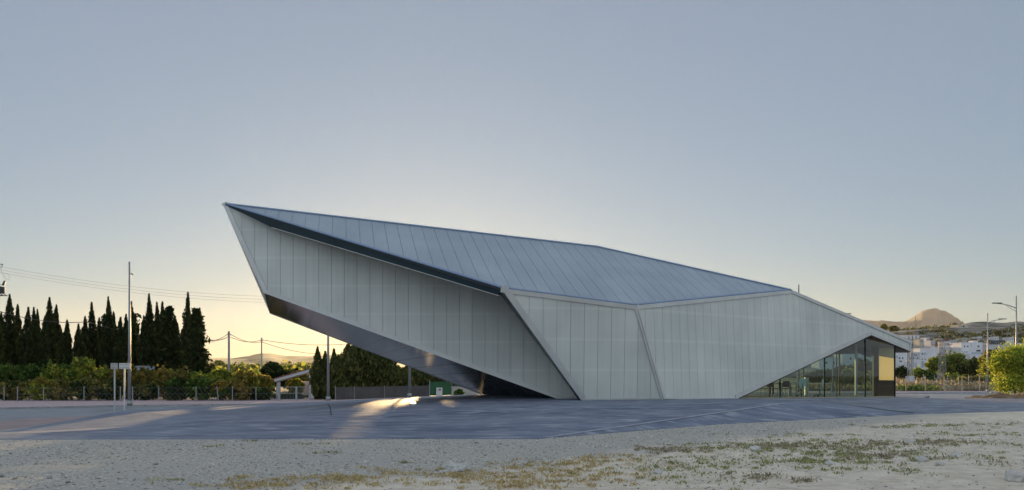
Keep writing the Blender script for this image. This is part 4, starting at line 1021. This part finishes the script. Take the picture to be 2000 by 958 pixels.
for k, (a, b, yt, D) in enumerate([(1600, 1640, 700, 290), (1645, 1690, 692, 300), (1695, 1738, 696, 295)]):
    house(a, b, yt, D, ['white house seen through the glazing left of the thin post', 'white house seen through the wide glass pane', 'white house seen through the corner of the glazing'][k], 'white_wall', wins=[((a+b)/2-6, yt+9, 4, 4, 'window'), ((a+b)/2+8, yt+9, 4, 4, 'window')])
rg = 'ruined houses on the ridge'
house(1872, 1891, 635, 520, 'ruined two storey pale house on the ridge', 'ruin', depth=10, wins=[(1882, 638, 3, 3.5, 'window'), (1878, 646, 1.8, 2.5, 'window')], name='ruined_house', group=rg)
house(1889, 1897, 632.5, 524, 'narrow ruined wall with two openings beside the ridge house', 'ruin', depth=8, wins=[(1891, 637, 1.4, 3, 'window'), (1895, 637, 1.4, 3, 'window')], name='ruined_house', group=rg)
house(1832, 1858, 645, 510, 'low pale ruined house left of the ridge house', 'ruin', wins=[(1851, 648, 2, 4, 'window'), (1834, 647, 2, 3, 'blue_door')], name='ruined_house', group=rg)
house(1856, 1872, 646, 514, 'low annex with one window beside the ridge house', 'ruin', wins=[(1861, 649, 1.4, 1.6, 'window')], name='ruined_house', group=rg)
house(1905, 1910, 650, 500, 'tiny white hut on the slope right of the ridge house', 'white_wall2', name='hut', group=None, depth=3)
house(1921, 1945, 648.5, 505, 'low white terrace wall house on the slope behind the right lamp', 'ruin', name='ruined_house', group=rg)
house(1958, 1990, 645, 520, 'pale walled house high on the slope near the right edge', 'ruin', wins=[(1968, 648, 2, 3, 'window')], name='ruined_house', group=rg)
small = [(1800, 8, 664, 400, 'ruin'), (1812, 6, 661, 420, 'white_wall'), (1822, 9, 667, 385, 'white_wall2'), (1838, 7, 662, 430, 'ruin'), (1850, 10, 669, 370, 'white_wall'), (1866, 6, 665, 400, 'white_wall2'), (1884, 9, 661, 430, 'ruin'), (1893, 6, 656, 470, 'white_wall2'), (1914, 8, 659, 440, 'white_wall'), (1930, 7, 656, 460, 'white_wall2'), (1946, 9, 659, 430, 'white_wall'), (1962, 7, 654, 470, 'ruin'), (1976, 9, 660, 420, 'white_wall'), (1990, 8, 652, 480, 'white_wall2')]
desc = ['sand coloured', 'bright white', 'grey white']
for k, (px, w, yt, D, mm) in enumerate(small):
    tone = {'ruin': 'sand coloured', 'white_wall': 'white', 'white_wall2': 'greyish'}[mm]
    house(px-w/2, px+w/2, yt, D, f'small {tone} house on the slope, number {k+1} from the left of the upper scattered row'.replace('number 1 ', 'first ').replace(f'number {k+1} ', (ordn+['fourteenth'])[k]+' '), mm, wins=[(px-w*.22, yt+2.6, 1.3, 1.8, 'window'), (px+w*.2, yt+2.6, 1.3, 1.8, 'window')], depth=6, name='slope_house', group='small houses scattered on the slope')
for k in range(6):
    px = 1757+k*7.2; c = at(px, 470); c.z = P(px, 657, 470).z-1.5; t = thing('cave_hut', c, f'{ordn[k]} tiny white hut from the left in the row above the canopy', 'hut', 'row of tiny white huts')
    mb = MB(); mb.box((-.7, 0, -1), (.7, 2, 2.2)); mb.build('wall', M['white_wall'], t); mb = MB(); mb.box((-.9, -.1, 2.202), (.9, 2.1, 2.4)); mb.build('roof', M['tile'], t)
c = at(1949, 345); t = thing('solar_array', P(1949, 672, 342), 'dark solar panels on a rooftop below the slope', 'solar panel')
for k in range(3):
    x0 = -3+k*2.05; mb = MB(); mb.box((x0, 0, 0), (x0+1.95, .3, 1.5)); mb.build('panel', M['solar'], t)
mb = MB(); mb.box((-3, .35, -2), (3.1, .6, 0)); mb.build('stand', M['galv'], t)

# lattice tower and lattice pole
def lattice(px, D, ytop, ybase, w0, w1, label, arms=(), foot=None):
    c = Vector(((px-1000)/FPX*D, D, (HY-ybase)/FPX*D+EYE)); h = (ybase-ytop)/FPX*D
    t = thing('lattice_tower', c, label, 'tower', 'steel lattice towers')
    mb = MB(); n = 9
    cs = lambda k: [(sx*(w0+(w1-w0)*k/n)/2, sy*(w0+(w1-w0)*k/n)/2, h*k/n) for sx, sy in ((-1, -1), (1, -1), (1, 1), (-1, 1))]
    for k in range(n):
        a, b = cs(k), cs(k+1)
        for i in range(4):
            mb.tube([a[i], b[i]], .06, 4); j = (i+1) % 4; mb.tube([a[i], b[j]] if k % 2 else [a[j], b[i]], .035, 4); mb.tube([b[i], b[j]], .03, 4)
    mb.build('frame', M['galv'], t)
    for (z, L_) in arms:
        mb = MB(); zz = h*z; mb.bar((-L_, 0, zz), (L_, 0, zz), .12, .12); mb.bar((-L_, 0, zz), (0, 0, zz+.5), .05, .05); mb.bar((L_, 0, zz), (0, 0, zz+.5), .05, .05); ar = mb.build('cross_arm', M['insul'], t)
        for s in (-1, -.6, .6, 1):
            mb = MB()
            for q in range(3): mb.tube([(s*L_, 0, zz+.08+q*.13), (s*L_, 0, zz+.17+q*.13)], [.13, .07], 8)
            mb.build('insulator', M['insul'], ar)
    if foot:
        mb = MB(); mb.box((-foot[0], -foot[0], -foot[1]), (foot[0], foot[0], 0)); mb.build('foundation', M['white_wall2'], t)
    return t
lattice(1840, 190, 664, 738, 1.3, .6, 'steel lattice tower with reddish insulator arms before the village', arms=((.86, 2.3), (.97, 1.6), (.6, 1.1)), foot=(.9, 1.2))
lattice(1778, 150, 672, 735, .75, .6, 'slim lattice pole on a concrete block under the canopy tip', foot=(.55, 1.75))
p = at(1826, 185); t = thing('transformer_cabin', Vector((p.x, p.y, (HY-742)/FPX*185+EYE)), 'low grey concrete cabin at the foot of the lattice tower', 'cabin')
mb = MB(); mb.box((-1.6, 0, -.5), (1.2, 2, 1.0)); mb.build('wall', M['kerb'], t); mb = MB(); mb.box((-1.7, -.1, 1.002), (1.3, 2.1, 1.12)); mb.build('roof', M['white_wall2'], t)
D = 560
for k, px in enumerate((1787, 1790)):
    pass
c = Vector((788/FPX*D, D, (HY-645)/FPX*D+EYE)); t = thing('lattice_tower', c, 'tiny faint pylon standing on the ridge before the mountain', 'tower')
mb = MB(); mb.tube([(-1.2, 0, -3), (0, 0, 9)], .12, 4); mb.tube([(1.2, 0, -3), (.1, 0, 9)], .12, 4); mb.bar((-1, 0, 0), (1, 0, 2), .1, .1); mb.build('frame', M['galv'], t)

vg = 'trees between the fence and the village'
RT_ = [
 (1858, 688, 62, 215, ('willow', 'sunny'), 'large pepper tree right of the lattice tower', 'tree', 742, 6500, .34),
 (1825, 700, 34, 212, ('sunny', 'willow'), 'yellow topped tree left behind the lattice tower', 'tree', 738, 2600, .34),
 (1900, 699, 46, 210, ('darkgreen', 'willow'), 'dark rounded tree below the tallest white house', 'tree', 742, 4800, .32),
 (1880, 712, 26, 205, ('darkgreen',), 'small dark tree between the pepper tree and the rounded one', 'tree', 742, 1800, .3),
 (1938, 682, 56, 180, ('olive', 'sunny'), 'olive yellow tree left of the lime bush', 'tree', 745, 5200, .3),
 (1962, 684, 50, 170, ('sunny', 'olive'), 'yellow tree behind the lime bush', 'tree', 745, 4200, .3),
 (1760, 716, 28, 190, ('darkgreen',), 'dark green bush below the canopy tip', 'bush', 742, 2600, .25),
 (1792, 718, 24, 192, ('lime', 'sunny'), 'bright yellow bush right of the slim lattice pole', 'bush', 742, 1600, .25),
 (1806, 724, 30, 190, ('green', 'darkgreen'), 'low green bush behind the yellow one', 'bush', 744, 1800, .25),
 (1818, 726, 22, 180, ('green',), 'low green bush left of the concrete cabin', 'bush', 746, 1500, .25),
 (1860, 728, 34, 185, ('lime', 'olive'), 'low yellow bush at the foot of the pepper tree', 'bush', 746, 1800, .25),
 (1890, 731, 30, 182, ('sunny', 'darkgreen'), 'low mixed bush under the dark rounded tree', 'bush', 747, 1500, .25),
 (1900, 735, 44, 150, ('olive', 'dry'), 'greyish dry shrub on the waste ground', 'bush', 752, 1800, .2),
 (1878, 737, 22, 140, ('sunny', 'orange'), 'lone yellowish shrub inside the fence', 'bush', 757, 1500, .18),
 (1925, 735, 30, 150, ('sunny',), 'yellowish bush beside the right lamp post', 'bush', 754, 1500, .2),
 (1645, 715, 60, 150, ('darkgreen', 'green'), 'dark green tree seen through the wide glass pane', 'tree', 752, 5000, .3),
 (1600, 722, 60, 140, ('green', 'olive'), 'green bush seen through the glass left of the dark mullion', 'bush', 752, 4000, .28),
 (1690, 704, 60, 160, ('darkgreen', 'sunny'), 'leafy dark tree behind the corner of the glazing', 'tree', 752, 5200, .3),
 (1665, 722, 60, 130, ('sunny', 'olive'), 'yellow bush seen low through the wide glass pane', 'bush', 756, 3600, .25),
 (1715, 724, 44, 135, ('sunny', 'green'), 'yellow green bush seen low beside the blind', 'bush', 756, 3000, .25),
 (1727, 634, 14, 540, ('olive', 'sunny'), 'left of two small pines on the skyline', 'tree', 650, 900, .9),
 (1745, 638, 20, 545, ('olive', 'darkgreen'), 'right and broader of two small pines on the skyline', 'tree', 650, 1000, .9),
]
for i, (px, yt, w, D, ms, lab, cat, yb, n, sz) in enumerate(RT_):
    zb = (HY-yb)/FPX*D+EYE
    bush(px, yt, w, D, ms, lab, cat=cat, name='leafy_tree' if cat == 'tree' else 'bush', group=vg, zb=zb, n=n, size=sz, trunk_h=.9 if cat == 'tree' else 0, seed=i*17+2, clumps=34)
# big lime bush on the right
bush(1990, 668, 112, 62, ('lime', 'sunny'), 'large airy lime green bush at the right edge in front of the street', zb=-.62, n=17000, size=.09, clumps=90, depth=.8, seed=4, dens=.75, up=.1)
bush(2060, 655, 130, 66, ('lime', 'sunny'), 'second lime green bush cut by the right edge', zb=-.62, n=16000, size=.1, clumps=60, depth=.8, seed=8)
# dry mound under it
mb = MB(); c = Vector((1000/FPX*57, 57, -.9)); nn = 26
for i in range(nn+1):
    for j in range(13):
        x = -5+10*i/nn; y = -2.5+5*j/12; q = max(0, 1-(x/5)**2)*max(0, 1-(y/2.5)**2); mb.v.append((c.x+x, c.y+y, -.95+1.05*q**.6*(.75+.25*fbm(x, y, .8))))
for i in range(nn):
    for j in range(12): mb.f.append((i*13+j, (i+1)*13+j, (i+1)*13+j+1, i*13+j+1)); mb.m.append(0)
o = mb.build('earth_mound', mat('brown_mulch', (.10, .055, .025), .95, 0, 0, 2, (.28, .17, .08), bump=.8, bscale=8)); props(o, kind='structure')

# stuff: scattered dry grass and scrub
def scatter(name, C, size, ms, label, mi=None, up=.8, seed=1, stretch=2.2):
    me = leaf_mesh(name, C, size, [M[m] for m in ms], mi, seed=seed, stretch=stretch, up=up); o = link(bpy.data.objects.new(name, me)); props(o, label, 'grass', kind='stuff'); return o
rng = np.random.default_rng(11)
C = []
for k in range(26000):
    D = 114+rng.random()**1.3*110; px = rng.uniform(1560, 2080); x = (px-1000)/FPX*D
    if fbm(x, D, .06)+rng.normal()*.12 < -.02: continue
    C.append((x, D, hz(x, D)+rng.random()*.5))
scatter('dry_grass', C, .38, ['dry', 'weed_brown'], 'tan dry grass over the waste ground behind the right fence', mi=[int(rng.random() < .3) for _ in C])
C = []
for k in range(5000):
    D = 113+rng.random()*14; px = rng.choice([1775, 1790, 1800, 1812, 1700, 1740])+rng.normal()*8; x = (px-1000)/FPX*D; C.append((x, D, -1.0+rng.random()*.55))
scatter('green_weeds', C, .2, ['sunny', 'green'], 'fresh green weeds along the foot of the right fence', mi=[int(rng.random() < .5) for _ in C])
C = []
for k in range(2600):
    D = rng.uniform(300, 620); px = rng.uniform(1600, 2150); x = (px-1000)/FPX*D
    if fbm(x, D, .02) < -.05: continue
    z = hz(x, D); r = rng.uniform(.6, 2.2)
    q = rng.normal(size=(22, 3))*np.array([r, r, r*.45]); C += [(x+a, D+b, z+abs(c_)) for a, b, c_ in q]
scatter('hillside_scrub', C, .9, ['darkgreen', 'weed_brown', 'olive'], 'low grey green scrub dotted over the dry hillside', mi=[(i//22) % 3 for i in range(len(C))], up=.2, stretch=1.3)
C = []
for k in range(900):
    D = rng.uniform(200, 1500); px = rng.uniform(330, 760); x = (px-1000)/FPX*D
    h = field_bvh.ray_cast(Vector((x, D, 500)), Vector((0, 0, -1)))
    if not h[0] or fbm(x, D, .006) < -.02: continue
    r = rng.uniform(1.2, 3.2); q = rng.normal(size=(26, 3))*np.array([r*1.3, r, r*.6]); C += [(x+a, D+b, h[0].z+abs(c_)) for a, b, c_ in q]
scatter('valley_scrub', C, 1.2, ['olive', 'darkgreen', 'sunny'], 'hazy scrub and orchard trees over the plain', mi=[(i//26) % 3 for i in range(len(C))], up=.2, stretch=1.2)

# foreground weeds, from patches placed on the gravel: (px, py, spread m, count, material)
def gpt(px, py):
    z = -.44
    for _ in range(6):
        p = G(px, py, z); z = gz(p.x, p.y)
    return G(px, py, z)
def weeds(name, patches, m, label, seed, size=.02, hgt=.02):
    r2 = np.random.default_rng(seed); C = []
    for (px, py, s, n) in patches:
        c = gpt(px, py)
        for k in range(max(3, n//34)):
            a = c+Vector((r2.normal()*s*1.25, r2.normal()*s*.9, 0)); m_ = 22; sp = r2.uniform(.03, .14)
            for j in range(m_):
                x, y = a.x+r2.normal()*sp, a.y+r2.normal()*sp; C.append((x, y, gz(x, y)+.01+r2.random()*hgt))
    scatter(name, C, size, [m], label, up=.35, seed=seed, stretch=2.4)
gold = [(560, 946, .45, 900), (700, 938, .5, 1300), (820, 925, .4, 900), (620, 942, .4, 700), (480, 950, .25, 300), (1000, 930, .6, 1400), (1040, 915, .4, 900), (1135, 905, .35, 700), (1160, 935, .6, 1100), (1060, 945, .5, 900), (1200, 895, .3, 400), (880, 935, .4, 400), (1180, 905, .5, 500), (980, 948, .4, 600)]
green = [(1280, 915, .5, 700), (1440, 870, .6, 900), (1540, 865, .6, 800), (1540, 880, .7, 900), (1590, 890, .7, 1100), (1620, 898, .5, 1000), (1660, 905, .6, 700), (1720, 865, .5, 500), (1780, 832, .25, 200), (1840, 832, .8, 900), (1900, 850, .6, 600), (1360, 930, .6, 600), (1400, 912, .6, 500), (1700, 930, .5, 300), (1840, 895, .6, 500), (1890, 832, .6, 400), (1480, 878, .5, 500), (1560, 850, .5, 400), (420, 872, .12, 60), (610, 868, .12, 60), (640, 886, .1, 40), (310, 940, .12, 60), (790, 906, .12, 60), (500, 862, .1, 40), (1940, 870, .5, 400), (1660, 875, .5, 400), (1350, 900, .5, 400)]
brown = [(1310, 883, .3, 600), (1490, 872, .3, 600), (1700, 872, .5, 900), (1715, 893, .4, 700), (1840, 865, .35, 600), (1520, 935, .4, 400), (1280, 880, .3, 300), (1750, 835, .3, 200), (1620, 870, .5, 300), (1900, 905, .5, 300)]
weeds('dry_weeds', gold, 'weed_gold', 'golden dried weeds in patches along the bottom of the gravel', 3)
weeds('green_weeds', green, 'weed_green', 'flat green weeds scattered over the pale earth on the right', 4)
weeds('brown_weeds', brown, 'weed_brown', 'grey brown withered weed tufts on the right', 5, .024, .04)
# loose stones
rng = np.random.default_rng(5); V = []; F = []
def stone(c, r, rg, V, F, flat=.6):
    i0 = len(V); n = 6; 
    for zz, rr in ((-.5, .6), (.0, 1.0), (.55, .65)):
        for k in range(n):
            a = 6.283*k/n+rg.random()*.5; q = r*rr*rg.uniform(.75, 1.2); V.append((c[0]+q*math.cos(a), c[1]+q*math.sin(a), c[2]+r*zz*flat))
    for j in range(2):
        for k in range(n): F.append((i0+j*n+k, i0+j*n+(k+1) % n, i0+(j+1)*n+(k+1) % n, i0+(j+1)*n+k))
    F.append(tuple(i0+2*n+k for k in range(n)))
for k in range(30000):
    D = 10+rng.random()**.8*16; px = rng.uniform(-20, 2030); x = (px-1000)/FPX*D
    if D > lerp_tab(edge_tab, x)-.02: continue
    dn_ = fbm(x, D, .4)
    if D < 13.5+.95*x and rng.random() < .65: continue
    if dn_ < -.2 and rng.random() < .7: continue
    r = .009+.016*rng.random()**2+(.03*rng.random() if rng.random() < .012 else 0)
    stone((x, D, gz(x, D)+r*.25), r, rng, V, F)
me = bpy.data.meshes.new('loose_stones'); me.from_pydata(V, [], F); me.materials.append(M['stone'])
props(link(bpy.data.objects.new('loose_stones', me)), 'small loose stones scattered over the gravel', 'stones', kind='stuff')
def rock(px, py, r, label, seed):
    rg = np.random.default_rng(seed); c = gpt(px, py)
    bm = bmesh.new(); bmesh.ops.create_icosphere(bm, subdivisions=3, radius=r)
    from mathutils import noise
    for v in bm.verts:
        d = noise.fractal(v.co/r*1.1+Vector((seed*3.1, 0, 0)), 1, 2, 4); v.co *= 1+.5*d; v.co.z *= .8; v.co.x *= 1.15
        v.co.z = max(v.co.z, -r*.3)
    me = bpy.data.meshes.new('rock'); bm.to_mesh(me); bm.free(); me.materials.append(M['rock'])
    o = link(bpy.data.objects.new('rock', me)); o.location = c+Vector((0, 0, r*.3)); props(o, label, 'rock', 'rocks in the foreground'); o.rotation_euler = (0, 0, seed)
rock(884, 921, .14, 'largest pale rock among the golden weeds near the bottom', 1); rock(904, 918, .10, 'small rock touching the right side of the largest rock', 2)
rock(866, 926, .06, 'small rock just left of the largest rock', 3); rock(1284, 925, .06, 'grey rock beside green weeds right of centre', 4)
rock(1475, 881, .09, 'flat pale rock between two dark weed tufts', 5); rock(1780, 866, .07, 'pale rock left of the large brown weed patch', 6)
rock(1620, 908, .07, 'pale rock in the thick green weeds', 7); rock(1985, 940, .12, 'pale rock at the bottom right corner', 8)
rock(1800, 902, .08, 'pale rock in the stony patch on the right', 9); rock(1835, 910, .06, 'smaller rock right in the stony patch', 10); rock(1865, 893, .07, 'pale rock at the top of the stony patch', 12)

# ================================================================ HAZE
mb = MB(); mb.box((-5600, -60, -3), (5600, 5600, 420)); hz_o = mb.build('haze', [])
hm = bpy.data.materials.new('haze'); hm.use_nodes = True; nt = hm.node_tree; nt.nodes.clear()
pvn = nt.nodes.new('ShaderNodeVolumePrincipled'); pvn.inputs['Density'].default_value = .00003; pvn.inputs['Color'].default_value = (.93, .90, .84, 1); pvn.inputs['Anisotropy'].default_value = .45
mo = nt.nodes.new('ShaderNodeOutputMaterial'); nt.links.new(pvn.outputs[0], mo.inputs['Volume'])
hz_o.data.materials.clear(); hz_o.data.materials.append(hm); props(hz_o, 'thin evening haze over the whole valley', 'haze', kind='stuff')
